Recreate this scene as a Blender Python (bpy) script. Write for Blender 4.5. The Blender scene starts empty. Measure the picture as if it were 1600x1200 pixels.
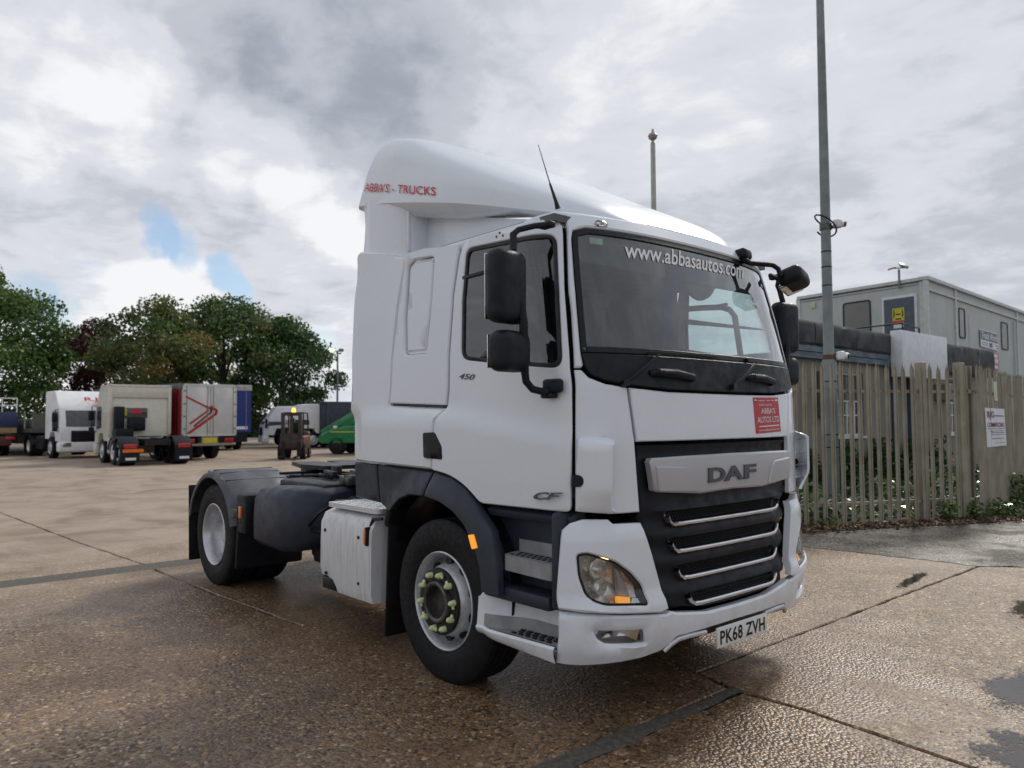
import bpy, bmesh, math, random
import numpy as np
from mathutils import Vector, Matrix
from mathutils.geometry import delaunay_2d_cdt
random.seed(7); rng = np.random.default_rng(7)
S = bpy.context.scene; COL = S.collection
R = math.radians

# ------------------------------------------------------------------ camera
CP = np.array([2.50888443, -3.96013178, 1.61265434]); YAW, PITCH, ROLL, FP = 2.42168333, 0.0469788584, -0.00499515394, 1187.63996
def _basis():
    cy, sy, cp, sp = math.cos(YAW), math.sin(YAW), math.cos(PITCH), math.sin(PITCH)
    f = np.array([cy*cp, sy*cp, sp]); r = np.array([sy, -cy, 0.]); u = np.cross(r, f)
    cr, sr = math.cos(ROLL), math.sin(ROLL)
    return cr*r+sr*u, -sr*r+cr*u, f
CR, CU, CF_ = _basis()
cd = bpy.data.cameras.new('camera'); cam = bpy.data.objects.new('camera', cd); COL.objects.link(cam)
cd.sensor_width = 36; cd.lens = FP/1600*36; cd.clip_start = .05; cd.clip_end = 3000
M = Matrix.Identity(4)
for i in range(3):
    M[i][0] = CR[i]; M[i][1] = CU[i]; M[i][2] = -CF_[i]; M[i][3] = CP[i]
cam.matrix_world = M; S.camera = cam
cd.dof.use_dof = True; cd.dof.focus_distance = 5.6; cd.dof.aperture_fstop = 2.4
S.view_settings.view_transform = 'Standard'; S.view_settings.look = 'None'
S.view_settings.exposure = 0.36; S.view_settings.gamma = 1; S.view_settings.use_curve_mapping = False
# rays through the survey photograph, used to find real positions on known planes
def ray(px, py): return CF_ + CR*(px-800)/FP - CU*(py-600)/FP
def onpl(px, py, p0, n):
    d = ray(px, py); n = np.array(n, float); t = np.dot(np.array(p0, float)-CP, n)/np.dot(d, n); return CP+d*t
def AY(px, py, y): return onpl(px, py, (0, y, 0), (0, 1, 0))
def AX(px, py, x): return onpl(px, py, (x, 0, 0), (1, 0, 0))
def AZ(px, py, z=0.): return onpl(px, py, (0, 0, z), (0, 0, 1))
def AD(px, py, D):
    d = ray(px, py); return CP+d*D

# ------------------------------------------------------------------ world and sun
SUN_EL, SUN_AZ = R(40), R(103)          # azimuth counter-clockwise from +x
w = bpy.data.worlds.new('World'); S.world = w; w.use_nodes = True
nt = w.node_tree; N = nt.nodes; L = nt.links; N.clear()
def wn(t, **k):
    n = N.new(t)
    for a, b in k.items(): setattr(n, a, b)
    return n
def wm(op, a, b=None, c=None, clamp=False):
    n = N.new('ShaderNodeMath'); n.operation = op; n.use_clamp = clamp
    for i, v in enumerate((a, b, c)):
        if v is None: continue
        if isinstance(v, (int, float)): n.inputs[i].default_value = v
        else: L.new(v, n.inputs[i])
    return n.outputs[0]
sky = wn('ShaderNodeTexSky'); sky.sky_type = 'NISHITA'; sky.sun_disc = False
sky.sun_elevation = SUN_EL; sky.sun_rotation = R(90)-SUN_AZ
bg1 = wn('ShaderNodeBackground'); bg1.inputs[1].default_value = .105; L.new(sky.outputs[0], bg1.inputs[0])
tc = wn('ShaderNodeTexCoord'); sep = wn('ShaderNodeSeparateXYZ'); L.new(tc.outputs['Generated'], sep.inputs[0])
zc = wm('MAXIMUM', sep.outputs[2], 0.0); den = wm('ADD', zc, .16)
comb = wn('ShaderNodeCombineXYZ')
L.new(wm('DIVIDE', sep.outputs[0], den), comb.inputs[0]); L.new(wm('DIVIDE', sep.outputs[1], den), comb.inputs[1]); comb.inputs[2].default_value = 3.7
def wnoise(scale, det, rough, dist, vec=None, off=None):
    n = wn('ShaderNodeTexNoise'); n.inputs['Scale'].default_value = scale; n.inputs['Detail'].default_value = det
    n.inputs['Roughness'].default_value = rough; n.inputs['Distortion'].default_value = dist
    v = vec or comb.outputs[0]
    if off:
        a = wn('ShaderNodeVectorMath'); a.operation = 'ADD'; a.inputs[1].default_value = off; L.new(v, a.inputs[0]); v = a.outputs[0]
    L.new(v, n.inputs['Vector']); return n.outputs['Fac']
def lobes(lst, dirv):
    tot = None
    for px, py, rad, amp in lst:
        d = ray(px, py); d = d/np.linalg.norm(d)
        v = wn('ShaderNodeVectorMath'); v.operation = 'DOT_PRODUCT'; L.new(dirv, v.inputs[0]); v.inputs[1].default_value = d.tolist()
        m = wn('ShaderNodeMapRange'); m.interpolation_type = 'SMOOTHSTEP'
        m.inputs['From Min'].default_value = math.cos(rad/FP); m.inputs['From Max'].default_value = 1.0
        m.inputs['To Min'].default_value = 0; m.inputs['To Max'].default_value = amp; L.new(v.outputs['Value'], m.inputs['Value'])
        tot = m.outputs[0] if tot is None else wm('ADD', tot, m.outputs[0])
    return tot
# direction warped by noise so every cloud has a broken edge
wrp = wn('ShaderNodeTexNoise'); wrp.inputs['Scale'].default_value = 5.0; wrp.inputs['Detail'].default_value = 7; wrp.inputs['Roughness'].default_value = .58
L.new(tc.outputs['Generated'], wrp.inputs['Vector'])
w1 = wn('ShaderNodeVectorMath'); w1.operation = 'SUBTRACT'; L.new(wrp.outputs['Color'], w1.inputs[0]); w1.inputs[1].default_value = (.5, .5, .5)
w2 = wn('ShaderNodeVectorMath'); w2.operation = 'SCALE'; L.new(w1.outputs[0], w2.inputs[0]); w2.inputs['Scale'].default_value = .17
w3 = wn('ShaderNodeVectorMath'); w3.operation = 'ADD'; L.new(tc.outputs['Generated'], w3.inputs[0]); L.new(w2.outputs[0], w3.inputs[1])
wdir = wn('ShaderNodeVectorMath'); wdir.operation = 'NORMALIZE'; L.new(w3.outputs[0], wdir.inputs[0])
nA = wnoise(1.1, 9, .56, .5)
nB = wnoise(2.6, 9, .62, .3, off=(11, 4, 2))
nC = wnoise(6.5, 8, .6, .6, off=(1, 14, 5))
BR = [(120, 90, 110, .30), (180, 130, 90, .30), (10, 75, 60, .25), (30, 215, 90, .30), (120, 240, 110, .2), (270, 215, 130, .30), (400, 245, 110, .42), (470, 320, 80, .36), (530, 370, 80, .34), (250, 460, 90, .25), (100, 500, 200, .30), (230, 560, 300, .30), (480, 440, 130, .16),
      (830, 120, 130, .20), (900, 280, 130, .12), (1450, 240, 120, .16), (1100, 60, 300, .16), (1300, 280, 420, .10), (560, 560, 130, .34), (960, 30, 160, .14),
      (90, 320, 150, -.16), (30, 150, 90, -.13), (300, 150, 150, -.13), (480, 160, 200, -.17), (300, 310, 110, -.14), (120, 400, 130, -.20), (400, 370, 90, -.10), (1500, 420, 160, -.05), (560, 250, 120, -.12), (620, 90, 150, -.08)]
lb = wm('MULTIPLY', lobes(BR, wdir.outputs[0]), .82)
bri = wm('ADD', wm('ADD', wm('ADD', wm('MULTIPLY', wm('SUBTRACT', nC, .5), .46), wm('MULTIPLY', wm('SUBTRACT', nA, .5), .66)), wm('MULTIPLY', wm('SUBTRACT', nB, .5), .80)), wm('ADD', lb, .505))
ramp = wn('ShaderNodeValToRGB'); ramp.color_ramp.interpolation = 'EASE'
e = ramp.color_ramp.elements; e[0].position = .10; e[0].color = (.33, .36, .42, 1); e[1].position = .95; e[1].color = (.86, .87, .89, 1)
x = e.new(.42); x.color = (.50, .525, .585, 1); x = e.new(.68); x.color = (.66, .68, .73, 1)
L.new(bri, ramp.inputs[0])
bg2 = wn('ShaderNodeBackground'); L.new(ramp.outputs[0], bg2.inputs[0]); bg2.inputs[1].default_value = .83
# blue gaps
GAP = [(214, 386, 38, .75), (262, 398, 36, .62), (340, 422, 42, .75), (350, 458, 36, .66), (50, 455, 42, .6), (80, 482, 34, .6), (505, 530, 50, .6), (130, 430, 40, .3)]
gl = lobes(GAP, wdir.outputs[0])
gn = wm('MULTIPLY', wm('SUBTRACT', wnoise(1.7, 8, .55, .4, off=(3, 8, 1)), .53), 2.6)
back = wn('ShaderNodeMapRange'); vb = wn('ShaderNodeVectorMath'); vb.operation = 'DOT_PRODUCT'; L.new(tc.outputs['Generated'], vb.inputs[0]); vb.inputs[1].default_value = CF_.tolist()
L.new(vb.outputs['Value'], back.inputs['Value']); back.inputs['From Min'].default_value = .74; back.inputs['From Max'].default_value = .45
gap = wm('ADD', wm('MULTIPLY', gl, wm('ADD', .55, wm('MULTIPLY', wnoise(7, 7, .65, .3, off=(5, 5, 5)), 1.1))), wm('MULTIPLY', gn, back.outputs[0]))
gm = wn('ShaderNodeMapRange'); gm.interpolation_type = 'SMOOTHSTEP'; L.new(gap, gm.inputs['Value']); gm.inputs['From Min'].default_value = .12; gm.inputs['From Max'].default_value = 1.0
mx = wn('ShaderNodeMixShader'); L.new(gm.outputs[0], mx.inputs[0]); L.new(bg2.outputs[0], mx.inputs[1]); L.new(bg1.outputs[0], mx.inputs[2])
wo = wn('ShaderNodeOutputWorld'); L.new(mx.outputs[0], wo.inputs[0])
sd = bpy.data.lights.new('sun', 'SUN'); sd.energy = 1.8; sd.angle = R(11); sd.color = (1, .95, .87)
sun = bpy.data.objects.new('sun', sd); COL.objects.link(sun)
sdir = Vector((math.cos(SUN_AZ)*math.cos(SUN_EL), math.sin(SUN_AZ)*math.cos(SUN_EL), math.sin(SUN_EL)))
sun.rotation_euler = sdir.to_track_quat('Z', 'Y').to_euler()

# ------------------------------------------------------------------ materials
class NB:
    def __init__(s, name):
        s.m = bpy.data.materials.new(name); s.m.use_nodes = True; s.t = s.m.node_tree; s.t.nodes.clear()
        s.out = s.n('ShaderNodeOutputMaterial'); s.p = s.n('ShaderNodeBsdfPrincipled'); s.t.links.new(s.p.outputs[0], s.out.inputs[0]); s._pos = None
    def n(s, t, **k):
        n = s.t.nodes.new(t)
        for a, b in k.items(): setattr(n, a, b)
        return n
    def link(s, a, b): s.t.links.new(a, b)
    def sv(s, inp, v):
        if isinstance(v, (int, float)): inp.default_value = v
        elif isinstance(v, (tuple, list)): inp.default_value = tuple(v)+((1,) if len(v) == 3 and inp.type == 'RGBA' else ())
        else: s.link(v, inp)
    def pos(s):
        if s._pos is None: s._pos = s.n('ShaderNodeNewGeometry').outputs['Position']
        return s._pos
    def obj(s): return s.n('ShaderNodeTexCoord').outputs['Object']
    def noise(s, sc, det=4, ro=.5, dist=0, vec=None, col=False):
        n = s.n('ShaderNodeTexNoise'); n.inputs['Scale'].default_value = sc; n.inputs['Detail'].default_value = det; n.inputs['Roughness'].default_value = ro; n.inputs['Distortion'].default_value = dist
        s.link(vec or s.pos(), n.inputs['Vector']); return n.outputs['Color' if col else 'Fac']
    def mul(s, vec, xyz):
        n = s.n('ShaderNodeVectorMath', operation='MULTIPLY'); s.link(vec, n.inputs[0]); n.inputs[1].default_value = xyz; return n.outputs[0]
    def ma(s, op, a, b=None, c=None, clamp=False):
        n = s.n('ShaderNodeMath', operation=op, use_clamp=clamp)
        for i, v in enumerate((a, b, c)):
            if v is not None: s.sv(n.inputs[i], v)
        return n.outputs[0]
    def mr(s, v, a, b, c=0., d=1., sm=True):
        n = s.n('ShaderNodeMapRange'); n.interpolation_type = 'SMOOTHSTEP' if sm else 'LINEAR'
        for k, x in (('Value', v), ('From Min', a), ('From Max', b), ('To Min', c), ('To Max', d)): s.sv(n.inputs[k], x)
        return n.outputs[0]
    def mix(s, f, a, b, bt='MIX'):
        n = s.n('ShaderNodeMix', data_type='RGBA', blend_type=bt)
        s.sv(n.inputs[0], f); s.sv(n.inputs[6], a); s.sv(n.inputs[7], b); return n.outputs[2]
    def ramp(s, v, els):
        n = s.n('ShaderNodeValToRGB'); e = n.color_ramp.elements
        e[0].position, e[0].color = els[0][0], tuple(els[0][1])+(1,); e[1].position, e[1].color = els[-1][0], tuple(els[-1][1])+(1,)
        for p, c in els[1:-1]: q = e.new(p); q.color = tuple(c)+(1,)
        s.link(v, n.inputs[0]); return n.outputs[0]
    def bump(s, h, st, dist=.01, nrm=None):
        n = s.n('ShaderNodeBump'); s.sv(n.inputs['Strength'], st); n.inputs['Distance'].default_value = dist; s.link(h, n.inputs['Height'])
        if nrm is not None: s.link(nrm, n.inputs['Normal'])
        return n.outputs[0]
    def set(s, **k):
        for a, b in k.items(): s.sv(s.p.inputs[a.replace('_', ' ')], b)
        return s
MATS = {}
def pm(name, col, rough=.5, metal=0., var=.15, vs=6., coat=0., bump=0., bs=60., spec=None, rvar=.12, emit=None, es=1.):
    b = NB(name); f = b.noise(vs, 5, .6)
    dark = tuple(c*(1-var) for c in col); lite = tuple(min(1, c*(1+var)) for c in col)
    b.set(Base_Color=b.mix(b.mr(f, .3, .7), dark, lite), Metallic=metal, Roughness=b.mr(b.noise(vs*2.3, 4, .6), .3, .7, max(.02, rough-rvar), min(1, rough+rvar)))
    if coat: b.set(Coat_Weight=coat, Coat_Roughness=.04)
    if spec is not None: b.set(Specular_IOR_Level=spec)
    if bump: b.set(Normal=b.bump(b.noise(bs, 3, .6), bump, .004))
    if emit: b.set(Emission_Color=emit, Emission_Strength=es)
    MATS[name] = b.m; return b.m
def white_paint():
    b = NB('white_paint'); sep = b.n('ShaderNodeSeparateXYZ'); b.link(b.pos(), sep.inputs[0])
    streak = b.noise(9, 5, .6, 0, b.mul(b.pos(), (4, 4, .5)))
    low = b.mr(sep.outputs[2], .25, 1.15, 1, 0)
    dirt = b.ma('MULTIPLY', b.mr(b.noise(5, 6, .65), .35, .75), b.ma('MULTIPLY', low, .42))
    dirt = b.ma('ADD', dirt, b.ma('MULTIPLY', b.mr(streak, .55, .85), .05), clamp=True)
    b.set(Base_Color=b.mix(dirt, (.745, .79, .84), (.42, .38, .32)), Roughness=b.mr(b.noise(2, 3), .3, .7, .24, .30), Coat_Weight=.55, Coat_Roughness=.08); MATS['white_paint'] = b.m; return b.m
WHITE = white_paint()
PLAST = pm('grey_plastic', (.024, .031, .046), .48, spec=.4, var=.2, vs=3, bump=.25, bs=400)
PLAST2 = pm('dark_plastic', (.008, .010, .015), .5, spec=.28, var=.25, bump=.2, bs=300)
PLAST3 = pm('faded_plastic', (.075, .082, .095), .55, var=.3, vs=4, bump=.2, bs=300)
BLACK = pm('black_trim', (.006, .007, .009), .4, spec=.3, var=.2)
RUB = pm('rubber', (.007, .0075, .009), .66, spec=.3, var=.35, vs=14, bump=.3, bs=120)
SEAL = pm('rubber_seal', (.01, .01, .011), .55)
STEEL = pm('wheel_silver', (.56, .57, .59), .32, metal=.45, var=.10, vs=10)
CHROME = pm('chrome', (.72, .73, .75), .14, metal=1., var=.08)
REFL = pm('lamp_reflector', (.88, .86, .80), .28, metal=.55, var=.1, vs=20)
SILVER = pm('silver_paint', (.46, .46, .475), .38, metal=.25, var=.02, coat=.2, rvar=.03, vs=2)
GREYSTEP = pm('step_grey', (.28, .28, .285), .55, var=.2)
CHASS = pm('chassis_black', (.012, .012, .014), .45, spec=.4, var=.5, vs=9, bump=.4, bs=80)
CHASSG = pm('greasy_metal', (.10, .095, .09), .35, metal=.6, var=.5, vs=14)
REDT = pm('red_vinyl', (.52, .03, .04), .35, var=.05)
REDS = pm('red_sticker', (.50, .025, .04), .4, var=.06)
WHT = pm('white_vinyl', (.8, .8, .8), .4, var=.03)
GREYT = pm('grey_badge', (.10, .105, .11), .3, metal=.5, var=.1)
PLATE = pm('plate_white', (.72, .74, .72), .3, var=.03)
AMBER = pm('amber_lens', (.75, .17, .015), .2, var=.1, coat=.6)
AMBERL = pm('amber_lit', (.9, .3, .02), .25, emit=(1, .42, .05), es=.5)
REDL = pm('red_lens', (.45, .012, .015), .2, var=.1, coat=.6)
NUTC = pm('nut_indicator', (.62, .72, .38), .45, var=.15, vs=30)
CREAM = pm('cream_paint', (.62, .60, .50), .35, var=.06, coat=.4)
BODYW = pm('van_white', (.78, .79, .80), .4, var=.08, vs=2)
INTER = pm('interior_grey', (.13, .135, .145), .8, var=.2)
SEATM = pm('seat_cloth', (.05, .055, .075), .9, var=.3)
CHEQ = pm('chequer_plate', (.62, .63, .64), .4, metal=.3, var=.06, vs=8)
def white_box():
    b = NB('scuffed_white'); st = b.noise(10, 6, .65, 0, b.mul(b.pos(), (3, 3, .35)))
    b.set(Base_Color=b.mix(b.mr(st, .42, .8), (.66, .67, .68), (.40, .39, .38)), Roughness=.42); return b.m
WBOX = white_box()
def glass(name, tint, tr=.05, fac=1.0, smudge=0.):
    b = NB(name); b.t.nodes.remove(b.p)
    T = b.n('ShaderNodeBsdfTransparent'); T.inputs[0].default_value = tuple(tint)+(1,)
    G = b.n('ShaderNodeBsdfGlossy'); G.inputs['Roughness'].default_value = tr; G.inputs[0].default_value = (1, 1, 1, 1)
    F = b.n('ShaderNodeFresnel'); F.inputs[0].default_value = 1.52
    f = b.ma('MULTIPLY', F.outputs[0], fac, clamp=True)
    m = b.n('ShaderNodeMixShader'); b.link(f, m.inputs[0]); b.link(T.outputs[0], m.inputs[1]); b.link(G.outputs[0], m.inputs[2])
    last = m.outputs[0]
    if smudge:
        D = b.n('ShaderNodeBsdfDiffuse'); D.inputs[0].default_value = (.45, .48, .5, 1)
        m2 = b.n('ShaderNodeMixShader'); b.link(b.mr(b.noise(4, 6, .65), .35, .8, smudge*.3, smudge), m2.inputs[0]); b.link(last, m2.inputs[1]); b.link(D.outputs[0], m2.inputs[2]); last = m2.outputs[0]
    b.link(last, b.out.inputs[0]); return b.m
GL_WS = glass('windscreen_glass', (.80, .92, .87), .015, 2.3, .01)
GL_SD = glass('side_glass', (.72, .84, .86), .02, 2.4, .0)
GL_LT = glass('lens_glass', (.93, .94, .95), .03, 1.3)
GL_HS = pm('window_dark', (.05, .055, .06), .1, var=.3, spec=.8)

# ------------------------------------------------------------------ mesh helpers
def newobj(name, verts, faces, mat, parent=None, smooth=True, angle=35, mats=None, mi=None):
    me = bpy.data.meshes.new(name); me.from_pydata([tuple(map(float, v)) for v in verts], [], [tuple(f) for f in faces]); me.update()
    me.materials.append(mat)
    if mats:
        for m in mats: me.materials.append(m)
    if mi is not None: me.polygons.foreach_set('material_index', mi)
    if smooth:
        me.polygons.foreach_set('use_smooth', [True]*len(me.polygons)); me.set_sharp_from_angle(angle=R(angle))
    o = bpy.data.objects.new(name, me); COL.objects.link(o)
    if parent is not None: o.parent = parent
    return o
def tag(o, label=None, cat=None, group=None, kind=None):
    for k, v in (('label', label), ('category', cat), ('group', group), ('kind', kind)):
        if v: o[k] = v
    return o
def empty(name, loc=(0, 0, 0), rz=0, label=None, cat=None, group=None):
    o = bpy.data.objects.new(name, None); COL.objects.link(o); o.location = loc; o.rotation_euler = (0, 0, rz); o.empty_display_size = .2
    return tag(o, label, cat, group)
_rb = {}
def rbox_raw(sx, sy, sz, bev, seg):
    k = (round(sx, 4), round(sy, 4), round(sz, 4), round(bev, 4), seg)
    if k not in _rb:
        bm = bmesh.new(); bmesh.ops.create_cube(bm, size=1)
        for v in bm.verts: v.co = Vector((v.co.x*sx, v.co.y*sy, v.co.z*sz))
        if bev > 0: bmesh.ops.bevel(bm, geom=bm.edges[:], offset=min(bev, .49*min(sx, sy, sz)), segments=seg, profile=.5, affect='EDGES')
        bm.verts.ensure_lookup_table()
        _rb[k] = (np.array([v.co[:] for v in bm.verts]), [[v.index for v in f.verts] for f in bm.faces]); bm.free()
    return _rb[k]
def rotm(rx=0, ry=0, rz=0):
    return np.array((Matrix.Rotation(rz, 3, 'Z') @ Matrix.Rotation(ry, 3, 'Y') @ Matrix.Rotation(rx, 3, 'X')))
class MB:
    def __init__(s): s.v = []; s.f = []; s.mi = []; s.c = 0; s.cur = 0
    def add(s, V, F):
        V = np.asarray(V, float); s.v.append(V); s.f += [[i+s.c for i in f] for f in F]; s.mi += [s.cur]*len(F); s.c += len(V); return s
    def mat(s, i): s.cur = i; return s
    def box(s, c, size, bev=0., seg=2, rot=(0, 0, 0), M=None):
        V, F = rbox_raw(*size, bev, seg)
        if M is None: M = rotm(*rot)
        return s.add(V @ np.asarray(M).T + np.array(c), F)
    def bx(s, a, b, bev=0., seg=2):
        a = np.array(a, float); b = np.array(b, float); return s.box((a+b)/2, np.abs(b-a), bev, seg)
    def bar(s, a, b, wd, ht, bev=0., up=(0, 0, 1)):
        a = np.array(a, float); b = np.array(b, float); d = b-a; l = np.linalg.norm(d); d /= l
        u = np.array(up, float); u = u-d*np.dot(u, d)
        if np.linalg.norm(u) < 1e-5: u = np.array((1., 0, 0)); u = u-d*np.dot(u, d)
        u /= np.linalg.norm(u); v = np.cross(u, d)
        return s.box((a+b)/2, (l, wd, ht), bev, 2, M=np.array([d, v, u]).T)
    def tube(s, pts, r, n=8, caps=True):
        P = [np.array(p, float) for p in pts]; rr = r if hasattr(r, '__len__') else [r]*len(P)
        V = []; F = []; ref = None
        for i, p in enumerate(P):
            t = P[min(i+1, len(P)-1)]-P[max(i-1, 0)]; t /= np.linalg.norm(t)+1e-12
            if ref is None: ref = np.array((0, 0, 1.)) if abs(t[2]) < .9 else np.array((1., 0, 0))
            a = ref-t*np.dot(ref, t); a /= np.linalg.norm(a)+1e-12; b = np.cross(t, a); ref = a
            for k in range(n):
                q = 2*math.pi*k/n; V.append(p+rr[i]*(math.cos(q)*a+math.sin(q)*b))
        for i in range(len(P)-1):
            for k in range(n): F.append([i*n+k, i*n+(k+1) % n, (i+1)*n+(k+1) % n, (i+1)*n+k])
        if caps: F.append(list(range(n))[::-1]); F.append([(len(P)-1)*n+k for k in range(n)])
        return s.add(V, F)
    def cyl(s, a, b, r, n=16, r2=None): return s.tube([a, b], [r, r if r2 is None else r2], n)
    def lathe(s, prof, c, axis='y', n=32, closed=False, a0=0, a1=2*math.pi):
        # prof: (along axis, radius)
        V = []; F = []; full = abs(a1-a0-2*math.pi) < 1e-6; m = n if full else n+1
        for k in range(m):
            q = a0+(a1-a0)*k/n
            for h, r in prof:
                u, v = r*math.cos(q), r*math.sin(q)
                V.append({'y': (c[0]+u, c[1]+h, c[2]+v), 'x': (c[0]+h, c[1]+u, c[2]+v), 'z': (c[0]+u, c[1]+v, c[2]+h)}[axis])
        P = len(prof)
        for k in range(n):
            k2 = (k+1) % m
            for i in range(P-1 if not closed else P):
                j = (i+1) % P; F.append([k*P+i, k*P+j, k2*P+j, k2*P+i])
        return s.add(V, F)
    def prism(s, poly, a, b, fn):
        # poly of (u,v); fn(u,v,w)->xyz ; w from a to b
        n = len(poly); V = [fn(u, v, a) for u, v in poly]+[fn(u, v, b) for u, v in poly]
        F = [list(range(n)), [n+i for i in range(n)][::-1]]+[[i, n+i, n+(i+1) % n, (i+1) % n][::-1] for i in range(n)]
        return s.add(V, F)
    def grid(s, rows, closed=False):
        m = len(rows[0]); V = [p for r in rows for p in r]; F = []
        for i in range(len(rows)-1):
            for j in range(m if closed else m-1): F.append([i*m+j, i*m+(j+1) % m, (i+1)*m+(j+1) % m, (i+1)*m+j])
        return s.add(V, F)
    def mirror(s):
        V = np.concatenate(s.v); V2 = V.copy(); V2[:, 1] *= -1; F = [list(f) for f in s.f]; mi = list(s.mi)
        s.v.append(V2); s.f += [[i+s.c for i in f][::-1] for f in F]; s.mi += mi; s.c *= 2; return s
    def build(s, name, mat, parent=None, smooth=True, angle=35, mats=None):
        return newobj(name, np.concatenate(s.v), s.f, mat, parent, smooth, angle, mats, s.mi if mats else None)
def recalc(o):
    bm = bmesh.new(); bm.from_mesh(o.data); bmesh.ops.recalc_face_normals(bm, faces=bm.faces[:]); bm.to_mesh(o.data); bm.free(); return o
def flip(o, parent=None):
    """the same part on the other side of the vehicle (mirrored in y)"""
    me = o.data.copy(); n = len(me.vertices); c = np.empty(n*3); me.vertices.foreach_get('co', c); c[1::3] *= -1; me.vertices.foreach_set('co', c)
    me.flip_normals(); me.update()
    q = o.copy(); q.data = me; COL.objects.link(q); q.parent = parent or o.parent; return q
def copy_tree(o, parent=None):
    kids = [c for c in o.children]
    c = o.copy(); COL.objects.link(c)
    if parent is not None: c.parent = parent
    for k in kids: copy_tree(k, c)
    return c
def inside(p, poly):
    x, y = p; r = False; n = len(poly); j = n-1
    for i in range(n):
        xi, yi = poly[i]; xj, yj = poly[j]
        if (yi > y) != (yj > y) and x < (xj-xi)*(y-yi)/(yj-yi)+xi: r = not r
        j = i
    return r
def area(p): return .5*sum(p[i][0]*p[(i+1) % len(p)][1]-p[(i+1) % len(p)][0]*p[i][1] for i in range(len(p)))
def dens(poly, res):
    out = []
    for i in range(len(poly)):
        a = np.array(poly[i][:2], float); b = np.array(poly[(i+1) % len(poly)][:2], float); n = max(1, int(round(np.linalg.norm(b-a)/res)))
        out += [tuple(a+(b-a)*k/n) for k in range(n)]
    return out
def rnd(poly, r, n=4):
    """round the corners of a polygon; r one radius or one per corner"""
    out = []; m = len(poly)
    for i in range(m):
        p = np.array(poly[i][:2], float); a = np.array(poly[i-1][:2], float); b = np.array(poly[(i+1) % m][:2], float)
        q = r[i] if hasattr(r, '__len__') else r
        la, lb = np.linalg.norm(a-p), np.linalg.norm(b-p); q = min(q, .48*la, .48*lb)
        if q < 1e-4: out.append(tuple(p)); continue
        s, e = p+(a-p)/la*q, p+(b-p)/lb*q
        for k in range(n+1):
            t = k/n; out.append(tuple((1-t)**2*s+2*t*(1-t)*p+t*t*e))
    return out
def offs(poly, d):
    """move a ccw polygon inwards by d"""
    n = len(poly); out = []
    for i in range(n):
        a, p, b = (np.array(poly[j % n], float) for j in (i-1, i, i+1))
        e1 = p-a; e2 = b-p; e1 /= np.linalg.norm(e1)+1e-12; e2 /= np.linalg.norm(e2)+1e-12
        n1 = np.array((-e1[1], e1[0])); n2 = np.array((-e2[1], e2[0])); m = n1+n2; l = np.dot(m, n1)
        m = m/l if abs(l) > .35 else n1
        out.append(tuple(p+m*d))
    return out
def panel(name, poly, fn, mat, parent, holes=(), thick=.02, roll=.005, res=.06, hf=None, base=0., angle=40, back=False):
    """sheet-metal / moulded panel: polygon in (u,v) laid on the surface fn(u,v,offset), with rolled edges and depth"""
    poly = list(poly)
    if area(poly) < 0: poly = poly[::-1]
    rings = [dens(poly, res)]; holes = [h if area(h) < 0 else list(h)[::-1] for h in holes]
    rings += [dens(h, res*.8) for h in holes]
    ins = [offs(r, roll) for r in rings]
    V2 = []; E = []
    for r in ins:
        s = len(V2); V2 += r; E += [(s+i, s+(i+1) % len(r)) for i in range(len(r))]
    A = np.array(rings[0]); lo, hi = A.min(0), A.max(0)
    bp = np.array([q for r in ins for q in r])
    gx = np.arange(lo[0]+res*.5, hi[0], res); gy = np.arange(lo[1]+res*.5, hi[1], res)
    for i, gxx in enumerate(gx):
        for gyy in gy:
            q = (gxx, gyy)
            if np.min((bp[:, 0]-q[0])**2+(bp[:, 1]-q[1])**2) < (res*.45)**2: continue
            if inside(q, ins[0]) and not any(inside(q, h) for h in ins[1:]): V2.append(q)
    r = delaunay_2d_cdt([Vector(v) for v in V2], E, [], 0, 1e-6)
    ov, of, orig = r[0], r[2], r[3]
    mp = {}
    for i, o in enumerate(orig):
        for k in o: mp[k] = i
    F = []
    for f in of:
        c = (sum(ov[i][0] for i in f)/len(f), sum(ov[i][1] for i in f)/len(f))
        if inside(c, ins[0]) and not any(inside(c, h) for h in ins[1:]): F.append(list(f))
    H = (lambda u, v: hf(u, v)+base) if hf else (lambda u, v: base)
    V = [fn(v[0], v[1], H(v[0], v[1])) for v in ov]
    s = 0; k0 = len(V)
    for ri, (ro, rin) in enumerate(zip(rings, ins)):
        n = len(ro); a = len(V); V += [fn(u, v, H(u, v)-roll) for u, v in ro]; b = len(V); V += [fn(u, v, H(u, v)-thick) for u, v in ro]
        for i in range(n):
            j = (i+1) % n
            F.append([mp[s+i], a+i, a+j, mp[s+j]]); F.append([a+i, b+i, b+j, a+j])
        s += n
    if back:
        a = len(V); V += [fn(v[0], v[1], H(v[0], v[1])-thick) for v in ov]; F += [[i+a for i in f][::-1] for f in F[:] if max(f) < k0]
    # orient: first face should look along +offset
    return newobj(name, V, F, mat, parent, True, angle)
def textverts(body, shear=0., bold=0., spacing=1.):
    cu = bpy.data.curves.new('t', 'FONT'); cu.body = body; cu.shear = shear; cu.offset = bold; cu.space_character = spacing; cu.resolution_u = 3
    o = bpy.data.objects.new('t', cu); COL.objects.link(o); me = bpy.data.meshes.new_from_object(o)
    n = len(me.vertices); c = np.empty(n*3); me.vertices.foreach_get('co', c); c = c.reshape(-1, 3)[:, :2]
    F = [list(p.vertices) for p in me.polygons]
    bpy.data.objects.remove(o); bpy.data.curves.remove(cu); bpy.data.meshes.remove(me)
    c = (c-c.min(0))/(c.max(0)-c.min(0)); return c, F
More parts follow.
